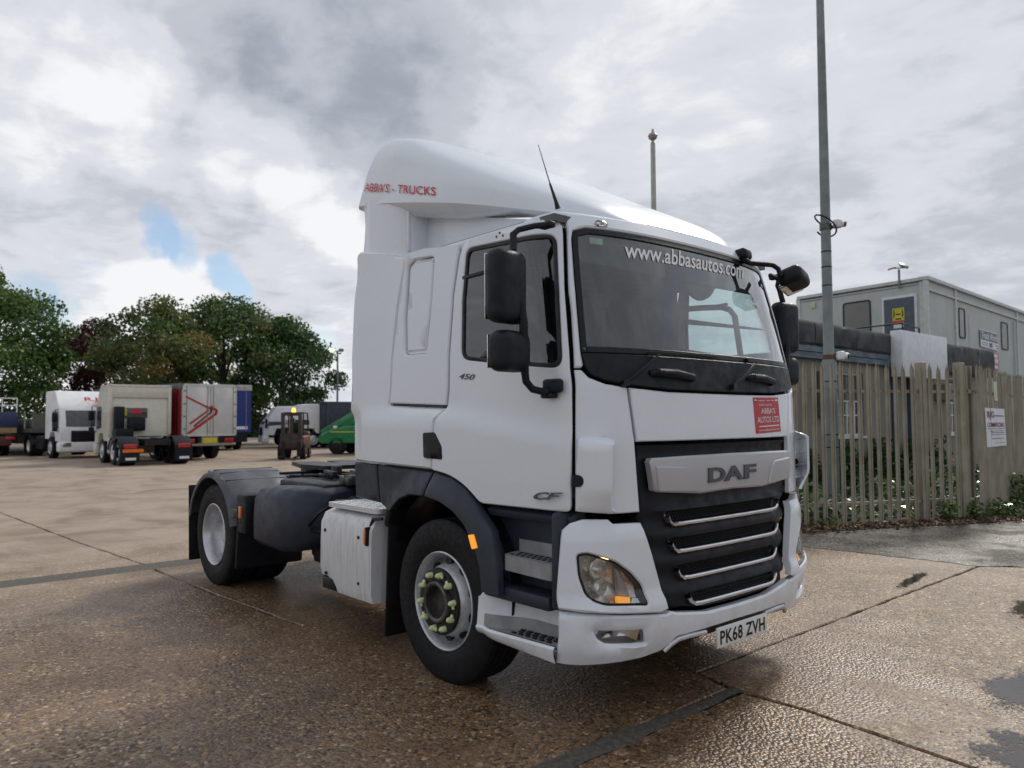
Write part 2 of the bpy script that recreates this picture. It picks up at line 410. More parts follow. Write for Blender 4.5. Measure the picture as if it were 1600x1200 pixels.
def text_on(name, body, quad, fn, mat, parent, off=.002, depth=0., **k):
    """lettering inside the quad TL,TR,BR,BL given in (u,v) of the surface"""
    c, F = textverts(body, **k); TL, TR, BRr, BL = [np.array(q[:2], float) for q in quad]
    uv = [(1-y)*((1-x)*BL+x*BRr)+y*((1-x)*TL+x*TR) if False else (1-y)*((1-x)*BL+x*BRr)+y*((1-x)*TL+x*TR) for x, y in c]
    V = [fn(u, v, off) for u, v in uv]
    if depth:
        n = len(V); ed = {}
        for f in F:
            for a, b in zip(f, f[1:]+f[:1]): ed[(a, b)] = ed.get((a, b), 0)+1
        V += [fn(u, v, off-depth) for u, v in uv]
        F = F+[[a, a+n, b+n, b] for (a, b) in ed if (b, a) not in ed]
    return newobj(name, V, F, mat, parent, False)
def plane_fn(p0, u, v):
    p0 = np.array(p0, float); u = np.array(u, float); v = np.array(v, float); n = np.cross(u, v); n /= np.linalg.norm(n)
    return lambda a, b, h=0.: p0+a*u+b*v+n*h
def plane_uv(p0, u, v):
    p0 = np.array(p0, float); u = np.array(u, float); v = np.array(v, float); n = np.cross(u, v)
    def g(px, py):
        q = onpl(px, py, p0, n)-p0; return (float(np.dot(q, u)), float(np.dot(q, v)))
    return g

# ------------------------------------------------------------------ curved vehicle skins
class Skin:
    def __init__(s, Wz, Xz, A, n):
        s.Wz, s.Xz, s.A, s.n = Wz, Xz, A, n
        ph = np.linspace(0, math.pi/2, 400); y = 1.15*np.sin(ph)**(2/n); x = A*np.clip(np.cos(ph), 0, 1)**(2/n)
        s.ph = ph; s.arc = np.concatenate([[0], np.cumsum(np.hypot(np.diff(x), np.diff(y)))]); s.S90 = s.arc[-1]
    def W(s, z): return float(np.interp(z, *s.Wz))
    def X(s, z): return float(np.interp(z, *s.Xz))-s.A
    def p(s, u, z):
        sg = 1 if u >= 0 else -1; a = abs(u); W = s.W(z)
        if a >= s.S90: return np.array((s.X(z)-(a-s.S90), sg*W, z))
        q = np.interp(a, s.arc, s.ph); c = max(0., math.cos(q)); return np.array((s.X(z)+s.A*c**(2/s.n), sg*W*math.sin(q)**(2/s.n), z))
    def nrm(s, u, z):
        e = .004; a = s.p(u+e, z)-s.p(u-e, z); b = s.p(u, z+e)-s.p(u, z-e); n = np.cross(a, b); return n/np.linalg.norm(n)
    def __call__(s, u, z, h=0.):
        p = s.p(u, z); return p+s.nrm(u, z)*h if h else p
    def G(s, P):
        W = s.W(P[2]); X = s.X(P[2]); v = abs(P[1])/W
        return v-1 if P[0] < X else v**s.n+((P[0]-X)/s.A)**s.n-1
    def px(s, a, b, h=0.):
        d = ray(a, b); t = 2.0; prev = t
        while t < 12:
            if s.G(CP+d*t) < 0: break
            prev = t; t += .02
        lo, hi = prev, t
        for _ in range(30):
            m = (lo+hi)/2
            if s.G(CP+d*m) < 0: hi = m
            else: lo = m
        P = CP+d*hi; W = s.W(P[2]); X = s.X(P[2]); sg = 1 if P[1] >= 0 else -1
        if P[0] <= X: return (sg*(s.S90+X-P[0]), P[2])
        q = math.atan2(min(1, abs(P[1])/W)**(s.n/2), ((P[0]-X)/s.A)**(s.n/2)); return (sg*float(np.interp(q, s.ph, s.arc)), float(P[2]))
    def L(s, pts): return [s.px(*p) for p in pts]
CAB = Skin(([1.0, 2.0, 2.35, 2.75], [1.15, 1.15, 1.143, 1.125]), ([1.0, 1.5, 1.8, 1.97, 2.3, 2.66, 2.82], [-.04, -.05, -.055, -.085, -.165, -.265, -.35]), .35, 2.6)
BMP = Skin(([.3, .45, .66, 1.15], [1.165, 1.205, 1.205, 1.185]), ([.3, .42, .5, .64, .70, 1.15], [-.09, -.03, -.01, -.01, -.035, -.05]), .42, 2.8)
def sym(half): return list(half)+[(-u, v) for u, v in half[::-1]]

T = empty('tractor_unit', (0, 0, 0), 0, 'large white two axle tractor unit with roof air deflector, nearest on the wet concrete', 'truck')
def both(o): flip(o); return o

# ---- front frame, windscreen, cowl, bonnet
hole_l = CAB.L([(893, 372), (895, 358), (903, 352)]); zt = CAB.px(930, 355)[1]
hb = CAB.L([(897, 430), (901, 480), (907, 550), (911, 570), (921, 586), (946, 596), (983, 603), (1044, 610), (1110, 613)])
half = [(0, zt+.006), (-.55, zt+.004), (hole_l[2][0]+.05, zt), hole_l[1], hole_l[0]]+hb+[(0, hb[-1][1])]
half = [q for q in half]
full = half[:-1]+[(-u, v) for u, v in half[1:-1][::-1]]
hole = rnd(full, .02, 2)
gap_f = CAB.L([(884, 345), (889, 453), (893, 485), (897, 574)])
ztop = 2.775
outer_h = [(0, ztop), (-.6, ztop-.002), (-1.0, ztop-.012), (gap_f[0][0]+.02, ztop-.03), gap_f[0], gap_f[1], gap_f[2], gap_f[3], (hb[3][0]-.012, gap_f[3][1])]
# frame is a closed band: outer line down the pillars, then follows the screen opening just outside it
inner_follow = [q for q in half if q[1] > gap_f[3][1]][::-1]
frame_half = outer_h+[(q[0], q[1]) for q in inner_follow]
fr = [(-u, v) for u, v in frame_half[1:len(outer_h)]][::-1]
band = outer_h[::1]+inner_follow[:-1]+[(-u, v) for u, v in inner_follow[::-1][1:] ]+[(-u, v) for u, v in outer_h[1:][::-1]]
# ordering: top centre -> near pillar outside -> near opening up to centre -> far opening -> far pillar
band = outer_h+inner_follow+[(-u, v) for u, v in inner_follow[::-1][1:]]+[(-u, v) for u, v in outer_h[::-1][:-1]]
panel('windscreen_surround', band, CAB, WHITE, T, thick=.03, roll=.008, res=.05)
ZC = 1.962
hg = [(u, v) for u, v in hole]
def clipz(poly, z, keep_above):
    out = []; n = len(poly)
    for i in range(n):
        a, b = poly[i], poly[(i+1) % n]; ia = (a[1] > z) == keep_above; ib = (b[1] > z) == keep_above
        if ia: out.append(a)
        if ia != ib: t = (z-a[1])/(b[1]-a[1]); out.append((a[0]+(b[0]-a[0])*t, z))
    return out
hccw = hole if area(hole) > 0 else hole[::-1]
hi = offs(hccw, .006)
up_ = clipz(hi, ZC+.004, True); dn_ = clipz(hi, ZC, False)
ws = panel('windscreen', offs(up_, .0), CAB, GL_WS, T, thick=.002, roll=.001, res=.07, base=-.014)
gi = offs(offs(up_, .018), .018)
panel('windscreen_seal', up_, CAB, BLACK, T, holes=[gi], thick=.018, roll=.004, res=.05, base=-.008)
panel('cowl', dn_, CAB, PLAST2, T, thick=.03, roll=.006, res=.05, base=.0)
# bonnet
b1 = CAB.px(984, 606); b2 = CAB.px(996, 690)
bh = [(0, b2[1]), (b2[0]*.6, b2[1]-.001), b2, b1]+[(q[0], q[1]-.008) for q in hb[6:][:]][1:]+[(0, hb[-1][1]-.009)]
bh = [(0, b2[1]), b2, b1]+[(q[0], q[1]-.010) for q in hb[7:]]+[(0, hb[-1][1]-.010)]
bonnet = panel('bonnet', bh[:-1]+[(-u, v) for u, v in bh[1:-1][::-1]], CAB, WHITE, T, thick=.03, roll=.006, res=.07)
# corner panel between door gap and bonnet
cp = CAB.L([(897, 578), (908, 578), (920, 590), (946, 600), (980, 606), (992, 692), (1000, 800), (955, 803), (899, 799)])
cpn = both(panel('corner_panel', cp, CAB, WHITE, T, thick=.03, roll=.006, res=.05))
# air deflector shell standing off the corner
zt_d, zb_d = 1.535, 1.145
dfp = CAB.L([(902, 684), (925, 681), (952, 684), (947, 700), (946, 735), (946, 775), (952, 794), (962, 800), (900, 799)])
sx0, sx1 = dfp[0][0], CAB.px(948, 735)[0]
def dh(u, v):
    f = max(0, min(1, (u-sx0)/(sx1-sx0))); a = max(0, min(1, (zt_d-v)/.05)); a = a*a*(3-2*a); c = max(0, min(1, (v-zb_d)/.10))
    return .010+a*(.022+.066*f**.8)*(.35+.65*c)
df = panel('air_deflector', rnd(dfp, .02, 3), CAB, WHITE, T, thick=.018, roll=.007, res=.03, hf=dh, back=True)
dff = flip(df)
for k in range(4):
    zz = 1.20+.085*k; m = MB()
    rows = [[CAB(u, zz, .0) for u in np.linspace(sx0+.02, sx1-.01, 8)], [CAB(u, zz+.015, max(.012, dh(u, zz)-.017)) for u in np.linspace(sx0+.02, sx1-.01, 8)]]
    m.grid(rows); a = m.build('vane', WHITE, df); q = flip(a, dff)
m = MB(); c = CAB(*CAB.px(903, 751), 0); n = CAB.nrm(*CAB.px(903, 751)); m.cyl(c-n*.01, c+n*.045, .036, 20, .030); both(m.build('round_cap', PLAST2, T))

# ---- door and side panels
def crease(P_x): return 1.705+(-P_x-1.3)*-.02 if P_x < -1.3 else 1.705-(P_x+1.3)*.13
def side_h(u, v):
    x = CAB.p(u, v)[0]; zc = crease(x); f = max(0, min(1, (zc-v)/.085)); f = f*f*(3-2*f)
    amp = .034*(1-.75*max(0, min(1, (x+1.3)/1.05)))
    lowin = max(0, min(1, (1.42-v)/.3)); return amp*f-.012*lowin*lowin
dpoly = CAB.L([(876, 342), (882, 453), (890, 575), (894, 671), (892, 800), (753, 786), (731, 758), (707, 741), (681, 734), (685, 657), (699, 636), (702, 560), (709, 460), (719, 379)])
wpoly = CAB.L([(870, 366), (874, 470), (878, 576), (800, 570), (720, 562), (721, 470), (728, 388)])
wp = rnd(wpoly, [.06, 0, .07, 0, .07, 0, .06], 4)
door = panel('door', rnd(dpoly, [.05, 0, 0, 0, .03, .03, .1, .1, .02, .02, .02, 0, 0, .10], 3), CAB, WHITE, T, holes=[wp], thick=.03, roll=.006, res=.045, hf=side_h)
wc = wp if area(wp) > 0 else wp[::-1]
dseal = panel('window_seal', offs(wc, .003), CAB, SEAL, door, holes=[offs(wc, .024)], thick=.02, roll=.003, res=.05, base=-.002)
dgl = panel('window_glass', offs(wc, .020), CAB, GL_SD, door, thick=.002, roll=.001, res=.08, base=-.012)
# quarter light bars: horizontal bar of the vent
a = CAB.px(722, 434); b_ = CAB.px(776, 428); m = MB()
m.bar(CAB(a[0], a[1], -.008), CAB(a[0]+.40, a[1]+.01, -.008), .02, .018, .003, up=(0, -1, 0)); dbar = m.build('window_bar', SEAL, door)
# handle
hp = CAB.L([(668, 676), (686, 675), (697, 697), (698, 718), (669, 715)])
m = MB(); dhn = panel('door_handle', rnd(hp, .015, 3), CAB, BLACK, door, thick=.03, roll=.004, res=.03, base=.040)
ho = CAB.L([(668, 676), (697, 676), (698, 718), (669, 715)])
text_on('badge', '450', CAB.L([(719, 583), (743, 585), (741, 594), (717, 592)]), CAB, GREYT, door, off=.004, depth=.006, shear=.25, bold=.012)
text_on('badge', 'CF', CAB.L([(842, 768), (883, 769), (879, 781), (838, 780)]), CAB, GREYT, door, off=.028, depth=.006, shear=.25, bold=.03)
for q in ((776, 370), (781, 364), (786, 368)):
    s_ = CAB.px(*q); c = CAB(*s_); n = CAB.nrm(*s_); MB().cyl(c-n*.004, c+n*.003, .007, 8).build('screw', BLACK, door)
def flip_tree(o, parent):
    q = flip(o, parent)
    for k in list(o.children):
        if k.name.split('.')[0] in ('badge', 'screw'): continue
        flip_tree(k, q)
    return q
flip_tree(door, T)
# cab side behind the door
rcq = CAB.L([(636, 416), (646, 405), (678, 400), (674, 470), (666, 552), (632, 555), (631, 500)]); rcq = rnd(rcq, [.03, .02, .03, 0, .03, .03, 0], 3)
sp = CAB.L([(715, 382), (706, 460), (699, 560), (696, 633), (608, 630), (613, 560), (622, 480), (632, 397), (660, 388)])
rc = CAB.L([(634, 412), (645, 404), (678, 400), (674, 470), (666, 552), (632, 555), (630, 500)])
rcc = rc if area(rc) > 0 else rc[::-1]; rci = offs(rcc, .02)
def rec_h(u, v):
    if not inside((u, v), rcc): return 0.
    d = min(math.hypot(u-a[0], v-a[1]) for a in RCD); return -.020*min(1, d/.018)+(.014*min(1, max(0, (d-.03)/.012)))
RCD = dens(rcc, .02)
rq = rcq if area(rcq) > 0 else rcq[::-1]
cs_ = both(panel('cab_side', sp, CAB, WHITE, T, holes=[rq], thick=.028, roll=.008, res=.05))
both(panel('recess_panel', offs(rq, .004), CAB, WHITE, T, holes=[offs(rq, .030)], thick=.01, roll=.002, res=.05, base=-.022)); both(panel('recess_panel', offs(rq, .024), CAB, WHITE, T, thick=.02, roll=.008, res=.06, base=-.010))
# side fairing: collar and lower flank in one piece
def fair_h(u, v):
    x = CAB.p(u, v)[0]; z0 = 1.735
    f = max(0, min(1, (1.705-v)/.085)); f = f*f*(3-2*f)
    fx = max(0, min(1, (x+2.42)/.12)); h = .034*f*fx
    g = max(0, min(1, (-1.95-x)/.45)); h += -.012+.035*g*g*(1-f)+.0
    lowin = max(0, min(1, (1.42-v)/.3)); h -= .012*lowin*lowin
    r = max(0, min(1, (x+2.52)/.05)); h -= .03*(1-r)**2
    return h
fp = CAB.L([(678, 733), (682, 657), (696, 638), (605, 634), (610, 560), (618, 480), (630, 398), (600, 394), (563, 394), (557, 470), (553, 560), (551, 640), (551, 719)])
fp = [(u, v) for u, v in fp]
fair = both(panel('side_fairing', rnd(fp, [0, .02, .02, .02, 0, 0, .02, 0, .05, 0, 0, 0, .03], 3), CAB, WHITE, T, thick=.05, roll=.012, res=.045, hf=fair_h, back=True))
# grey plastic band and wheel arch
WX, WZ = -1.38, .49
def arch_h(u, v):
    x = CAB.p(u, v)[0]; r = math.hypot(x-WX-.0, v-WZ); f = max(0, min(1, (.86-r)/.22)); return .072*f*f*(3-2*f)-.004
AF = lambda u, v, h=0.: CAB(u, v, h)
def c2(pts): return [(-(CAB.S90+CAB.X(z)-x), z) for x, z in pts]
oa = CAB.L([(680, 737), (708, 745), (731, 763), (752, 791)]); la = c2([(-.83, .98), (-.765, .80), (-.75, .635)])
inn = c2([(-.90, .635), (-.915, .77), (-.975, .90), (-1.06, .995), (-1.17, 1.065), (-1.30, 1.11)]); m1 = c2([(-1.47, 1.135)])
panels_g = [oa+la+inn+m1,
            [CAB.px(677, 737)]+c2([(-1.485, 1.135), (-1.66, 1.13), (-1.80, 1.09), (-1.93, 1.0), (-2.0, 1.0), (-2.10, 1.04)])+[CAB.px(589, 726)],
            [CAB.px(586, 725), CAB.px(553, 722), CAB.px(555, 776)]+c2([(-2.115, 1.04)])]
for i, pg in enumerate(panels_g):
    both(panel('wheel_arch' if i == 0 else 'lower_side_panel', pg, CAB, PLAST, T, thick=.05, roll=.008, res=.035, hf=arch_h, back=True))
m = MB(); s_ = CAB.px(738, 845); P = CAB(*s_, arch_h(*s_)); pts = [(733, 834), (741, 833), (747, 854), (739, 856)]
both(panel('side_marker', rnd(CAB.L([(a+14, b) for a, b in pts]), .006, 2), CAB, AMBERL, T, thick=.02, roll=.003, res=.02, hf=lambda u, v: arch_h(u, v)+.010))

# ---- bumper, grille
zb_c = .555
gh = BMP.L([(1046, 947), (1056, 953), (1104, 951)]); gtop = CAB.px(996, 694)
lb_ = BMP.L([(872, 956), (900, 959), (926, 961), (1042, 959), (1048, 955), (1058, 957), (1105, 955)])
low = BMP.L([(1100, 983), (1056, 995), (1030, 1017), (1000, 1028), (965, 1035), (908, 1040), (868, 1036)])
bz = .515; lh = [(0, bz)]+[q for q in lb_[::-1]]
half_b = [(0, lb_[-1][1]-.004)]+lb_[::-1]+low[::-1]+[(0, low[0][1]+.004)]
def bh_(u, v):
    h = 0.
    # lamp recess
    du = (abs(u)-FOGC[0])/.17; dv = (v-FOGC[1])/.062; r = (abs(du)**4+abs(dv)**4)**.25
    h -= .012*max(0, min(1, (1.15-r)/.25))
    f = max(0, min(1, (.635-v)/.03)); return h-.004+.014*f
fc = BMP.px(967, 995); FOGC = (abs(fc[0]), fc[1])
fog = rnd(BMP.L([(927, 986), (1007, 984), (1009, 1005), (990, 1008), (947, 1008), (934, 1001)]), .012, 3)
bumper = panel('bumper', half_b[:-1]+[(0, low[0][1]+.004)]+[(-u, v) for u, v in half_b[1:-1][::-1]], BMP, WHITE, T, holes=[fog, [(-u, v) for u, v in fog]], thick=.05, roll=.012, res=.032, hf=bh_, back=True)
for sg in (1, -1):
    fg = [(u*sg, v) for u, v in fog]
    h = panel('fog_lamp', fg, BMP, GL_LT, T, thick=.002, roll=.001, res=.05, base=-.018)
    m = MB(); cs = (fc[0]*sg, fc[1]); m.grid([[BMP(cs[0]+sx*.13*k, cs[1]+sy*.050*k, -.024-.045*(1-k*k)) for sx, sy in ((-1, -1), (0, -1.1), (1, -1), (1.05, 0), (1, 1), (0, 1.1), (-1, 1), (-1.05, 0))] for k in (.25, .5, .75, 1.)], True)
    recalc(m.build('reflector', CHROME, h))
    m = MB(); c = BMP(cs[0], cs[1], -.075); m.lathe([(0, .0), (.02, .018), (.03, .02)], c, 'x', 14); m.build('bulb', WHT, h)
# headlight panel
hpn = BMP.L([(878, 828), (890, 818), (911, 812), (950, 812), (958, 819), (1001, 817), (1016, 865), (1028, 910), (1042, 950), (1030, 956), (926, 957), (874, 951)])
hlp = rnd(BMP.L([(900, 866), (916, 863), (958, 876), (982, 893), (1000, 914), (1012, 946), (944, 947), (926, 941), (912, 927), (903, 900)]), .02, 3)
def hp_h(u, v): return .004+.016*max(0, min(1, (1.06-v)/.05))
both(panel('headlight_panel', hpn, BMP, WHITE, T, holes=[hlp], thick=.05, roll=.008, res=.04, hf=hp_h))
hc = hlp if area(hlp) > 0 else hlp[::-1]
def headlight():
    h = panel('headlight', offs(hc, .003), BMP, BLACK, T, holes=[offs(hc, .012)], thick=.06, roll=.003, res=.04, base=.016)
    panel('lens', offs(hc, .008), BMP, GL_LT, h, thick=.002, roll=.001, res=.05, base=.015)
    a = np.array(hc); lo, hi_ = a.min(0), a.max(0)
    cu, cv = BMP.px(934, 897), BMP.px(981, 915)
    rows = []; ring = dens(offs(hc, .006), .03)
    # bowl reflector following the outline
    c0 = np.array(BMP.px(945, 900))
    for k in (0., .25, .5, .7, .85, 1.):
        rows.append([BMP(*(c0+(np.array(q)-c0)*max(k, .02)), -.045-.055*(1-k*k)*(1+.3*math.sin(9*q[0]))) for q in ring])
    o = MB().grid(rows, True).build('reflector', REFL, h, angle=20)
    m = MB()
    for (px_, py_, rr) in ((934, 890, .058), (938, 918, .046)):
        s_ = BMP.px(px_, py_); c = BMP(*s_, -.06); m.lathe([(-.03, .02), (-.015, rr*.6), (.01, rr*.9), (.035, rr), (.03, rr*1.08)], c, 'x', 20)
    m.build('reflector', REFL, h)
    m = MB(); s_ = BMP.px(948, 872); c = BMP(*s_, -.03); m.lathe([(-.02, 0.), (.0, .012), (.02, .014), (.03, .0)], c, 'x', 10); m.build('bulb', pm('bulb_lit', (.9, .6, .3), .3, emit=(1, .62, .25), es=4.), h)
    q = BMP.L([(965, 931), (986, 932), (987, 944), (966, 944)]); panel('indicator', rnd(q, .006, 2), BMP, AMBERL, h, thick=.02, roll=.003, res=.03, base=-.01)
    q = BMP.L([(988, 932), (1006, 934), (1010, 944), (989, 944)]); panel('side_light', rnd(q, .006, 2), BMP, CHROME, h, thick=.02, roll=.003, res=.03, base=-.012)
    q = BMP.L([(964, 886), (972, 892), (985, 920), (990, 930), (972, 930), (968, 905)]); panel('divider', rnd(q, .006, 2), BMP, SILVER, h, thick=.03, roll=.004, res=.03, base=-.03)
    return h
h1 = headlight(); flip_tree(h1, T)

# grille: upper dark frame and louvred lower part
GO = -.012
def gs(px_, py_): return CAB.px(px_, py_)
g_top = CAB.px(997, 696)[1]
gl_half = [(0, g_top), (CAB.px(998, 696)[0], g_top), CAB.px(1006, 811), BMP.px(1013, 822), BMP.px(1022, 865), BMP.px(1033, 910), BMP.px(1047, 944), BMP.px(1058, 949), BMP.px(1105, 948), (0, BMP.px(1105, 948)[1]-.004)]
class Blend:
    def __call__(s, u, z, h=0.):
        t = max(0, min(1, (z-1.02)/.1)); t = t*t*(3-2*t)
        return (1-t)*BMP(u, z, h)+t*CAB(u, z, h)
GR = Blend()
ZK = [1.035, .885, .737, .592]; YK = [.555, .52, .48, .42]
def slot(k, ins=0.):
    y = YK[k]-ins; z0 = ZK[k]+.014+ins; z1 = ZK[k]+.070-ins; return rnd([(-y+.03, z0), (y-.03, z0), (y+.01, z1), (-y-.01, z1)], .012, 3)
def gr_h(u, v):
    h = GO-.012
    if v < 1.12:
        ph = (v-ZK[0])/.149; h += .016*math.cos(2*math.pi*(ph+.33)); h -= .02*max(0, (abs(u)-.5)/.2)
    else: h -= .012 if 1.13 < v < 1.46 else 0
    return h
gl_full = gl_half[:-1]+[(-u, v) for u, v in gl_half[1:-1][::-1]]
gl_full = gl_half+[(-u, v) for u, v in gl_half[1:-1][::-1]]
grille = panel('grille', gl_full, GR, PLAST2, T, holes=[slot(k) for k in range(4)], thick=.06, roll=.006, res=.03, hf=gr_h)
for k in range(4):
    z0 = ZK[k]; y = YK[k]
    m = MB(); pts = [(-y-.012, z0+.052), (-y+.004, z0+.022), (-y+.035, z0+.004), (-y+.08, z0)]+[(u, z0) for u in np.linspace(-y+.15, y-.15, 9)]+[(y-.08, z0), (y-.035, z0+.004), (y-.004, z0+.022), (y+.012, z0+.052)]
    rows = []
    for (u, v) in pts:
        b0 = GR(u, v, GO+.000); rows.append([b0+np.array((dx, 0, dz)) for dx, dz in ((-.02, -.011), (.012, -.011), (.017, -.006), (.017, .004), (.010, .011), (-.02, .011))])
    m.grid(rows, True); recalc(m.build('chrome_strip', CHROME, grille))
    m = MB(); zs = [z0+.020+.0125*i for i in range(5)]
    for zz in zs:
        m.grid([[GR(u, zz-.0016, GO-.045) for u in np.linspace(-y, y, 9)], [GR(u, zz-.0016, GO-.03) for u in np.linspace(-y, y, 9)], [GR(u, zz+.0016, GO-.03) for u in np.linspace(-y, y, 9)]])
    for i, zz in enumerate(zs[:-1]):
        for u in np.arange(-y+.01+(.011 if i % 2 else 0), y-.005, .022):
            a = GR(u, zz, GO-.034); b = GR(u+.001, zz+.0125, GO-.034); m.bar(a, b, .0045, .012, up=(1, 0, 0))
    tag(m.build('grille_mesh', BLACK, grille, False), kind='stuff')
panel('radiator_panel', [(-.6, .56), (.6, .56), (.62, 1.12), (-.62, 1.12)], GR, BLACK, grille, thick=.002, roll=.001, res=.2, base=GO-.09)
# silver name bar
sb = CAB.L([(1011, 722), (1014, 716), (1040, 714), (1085, 712)]); sbb = CAB.L([(1018, 769), (1085, 770)])
zt_, zb_ = sb[3][1], sbb[1][1]
bar_h = [(0, zt_+.004), (-.45, zt_+.002), sb[1], sb[0], (sbb[0][0], sbb[0][1]+.01), (sbb[0][0]+.02, sbb[0][1]), (-.32, zb_-.004), (0, zb_+.004)]
def bar_f(u, v): return .024+.008*math.cos((v-1.31)/.12*1.3)
nb = panel('name_bar', bar_h[:-1]+[(0, zb_+.004)]+[(-u, v) for u, v in bar_h[1:-1][::-1]], CAB, SILVER, T, thick=.05, roll=.010, res=.05, hf=bar_f)
pd = rnd(CAB.L([(1018, 728), (1064, 729), (1072, 735), (1082, 768), (1022, 768)]), .012, 3)
p1 = panel('raised_pad', pd, CAB, SILVER, nb, thick=.02, roll=.007, res=.04, hf=lambda u, v: bar_f(u, v)+.012); flip(p1)
DQ = [np.array(q) for q in CAB.L([(1099, 731), (1173, 724), (1173, 746), (1099, 754)])]
for ch, x0, x1 in (('D', 0, .33), ('A', .31, .71), ('F', .73, 1)):
    text_on('badge_letter', ch, [DQ[0]+(DQ[1]-DQ[0])*x0, DQ[0]+(DQ[1]-DQ[0])*x1, DQ[3]+(DQ[2]-DQ[3])*x1, DQ[3]+(DQ[2]-DQ[3])*x0], CAB, GREYT, nb, off=.040, depth=.012, bold=.035)
# red sticker
sq = CAB.L([(1176, 621), (1215, 621), (1220, 674), (1181, 678)]); STF = CAB
st = panel('sticker', sq, CAB, REDS, T, thick=.002, roll=.0004, res=.05, base=.002)
SQ = [np.array(q) for q in sq]
def sbi(x, y): return (1-y)*((1-x)*SQ[3]+x*SQ[2])+y*((1-x)*SQ[0]+x*SQ[1])
for body, x0, y0, x1, y1 in (("Another one from...", .18, .76, .72, .83), ("ABBA'S", .24, .54, .80, .70), ("AUTOS LTD", .08, .29, .94, .46), ("www.abbasautos.com", .10, .06, .92, .125)):
    text_on('lettering', body, [sbi(x0, y1), sbi(x1, y1), sbi(x1, y0), sbi(x0, y0)], CAB, WHT, st, off=.004, bold=.008 if y1-y0 > .1 else 0)
for x0, y0, x1, y1 in ((.04, .91, .12, .94), (.18, .90, .42, .915), (.50, .905, .62, .925), (.68, .905, .80, .925), (.85, .895, .95, .945), (.13, .175, .93, .205)):
    panel('print_line', [sbi(x0, y1), sbi(x1, y1), sbi(x1, y0), sbi(x0, y0)], CAB, WHT, st, thick=.001, roll=.0003, res=.1, base=.0035)
# windscreen text and small stickers
text_on('lettering', 'www.abbasautos.com', CAB.L([(978, 376), (1163, 412), (1163, 434), (978, 401)]), CAB, WHT, ws, off=-.010, bold=.012)
panel('paper_label', CAB.L([(923, 368), (944, 371), (945, 381), (924, 378)]), CAB, pm('label_paper', (.45, .55, .45), .6), ws, thick=.001, roll=.0003, res=.05, base=-.018)
q = CAB.L([(1217, 520), (1226, 522), (1229, 538), (1222, 538)]); panel('tax_disc', q, CAB, pm('disc_paper', (.5, .65, .6), .6), ws, thick=.001, roll=.0003, res=.05, base=-.018)
q = CAB.L([(1224, 538), (1231, 538), (1233, 556), (1227, 554)]); panel('tax_disc', q, CAB, MATS['disc_paper'], ws, thick=.001, roll=.0003, res=.05, base=-.018)
# number plate
pl = MB().box((.006, .014, .379), (.012, .52, .114), .003).build('number_plate', PLATE, T)
pf = plane_fn((.0125, .014, .379), (0, 1, 0), (0, 0, 1))
text_on('lettering', 'PK68 ZVH', [(-.235, .040), (.235, .040), (.235, -.040), (-.235, -.040)], pf, BLACK, pl, off=.001, bold=.022, spacing=1.08)
for s_ in (-1, 1): m = MB(); tp = [BMP.px(1036, 1013), BMP.px(1046, 1003), BMP.px(1058, 995), BMP.px(1075, 990), BMP.px(1101, 984)]; m.tube([BMP(-s_*u, v, .006)-np.array((.0, 0, .010)) for u, v in tp], .014, 8); m.build('bumper_trim', STEEL, T)
MB().bx((-.42, -.80, .33), (-.16, .80, .46), .03).build('underrun_beam', PLAST2, T)
# wipers, grab handles in the cowl
for (a0, a1, b0, b1, g) in (((975, 599), (1024, 556), (1010, 553), (1119, 560), (1052, 590)), ((1143, 605), (1172, 570), (1166, 564), (1238, 568), (1188, 597))):
    A0, A1, B0, B1 = CAB.px(*a0), CAB.px(*a1), CAB.px(*b0), CAB.px(*b1)
    m = MB(); m.tube([CAB(*A0, .012), CAB(*[(A0[i]*.5+A1[i]*.5) for i in (0, 1)], .045), CAB(*A1, .03)], [.012, .009, .007], 8)
    m.cyl(CAB(*A0, -.01), CAB(*A0, .03), .02, 12)
    wpr = m.build('wiper', BLACK, T)
    m = MB(); M2 = [B0[i]*.5+B1[i]*.5 for i in (0, 1)]
    m.bar(CAB(*B0, .012), CAB(*M2, .016), .010, .022, .003); m.bar(CAB(*M2, .016), CAB(*B1, .012), .010, .022, .003); m.build('wiper_blade', RUB, wpr)
    c = CAB.px(*g); m = MB(); w_ = .17 if g[0] < 1100 else .16
    m.tube([CAB(c[0]-w_, c[1]+.02, .0), CAB(c[0]-w_+.03, c[1]+.02, .03), CAB(c[0], c[1]+.015, .036), CAB(c[0]+w_-.04, c[1], .03), CAB(c[0]+w_-.01, c[1]-.008, .0)], [.018, .022, .023, .02, .014], 10)
    m.build('grab_handle', PLAST2, T)

# ---- roof, spoiler
m = MB(); rows = []
us_ = np.concatenate([np.linspace(-(CAB.S90+1.46), -CAB.S90, 8)[:-1], np.linspace(-CAB.S90, CAB.S90, 45), np.linspace(CAB.S90, CAB.S90+1.46, 8)[1:]])
def zed(u): return 2.765-.06*max(0, min(1, (abs(u)-1.05)/.25))
for dz_, inn_ in ((-.07, .035), (-.02, .022), (0., .012), (.018, .016), (.032, .04), (.042, .09), (.05, .25)):
    rows.append([CAB(u, zed(u)+dz_*1.0, -inn_) for u in us_])
rows.append([(CAB(u, 2.765)*np.array((1, .2, 1))+np.array((-.4, 0, .05))) for u in us_])
m.grid(rows); recalc(m.build('roof_panel', WHITE, T, angle=60))
SXs = [-2.49, -2.1, -1.7, -1.3, -.9, -.6, -.43, -.36]; SW = [1.10, 1.12, 1.12, 1.09, 1.0, .88, .72, .5]; ST = [3.73, 3.66, 3.53, 3.325, 3.125, 2.978, 2.87, 2.79]
def sz(v, x): return float(np.interp(x, SXs, v))
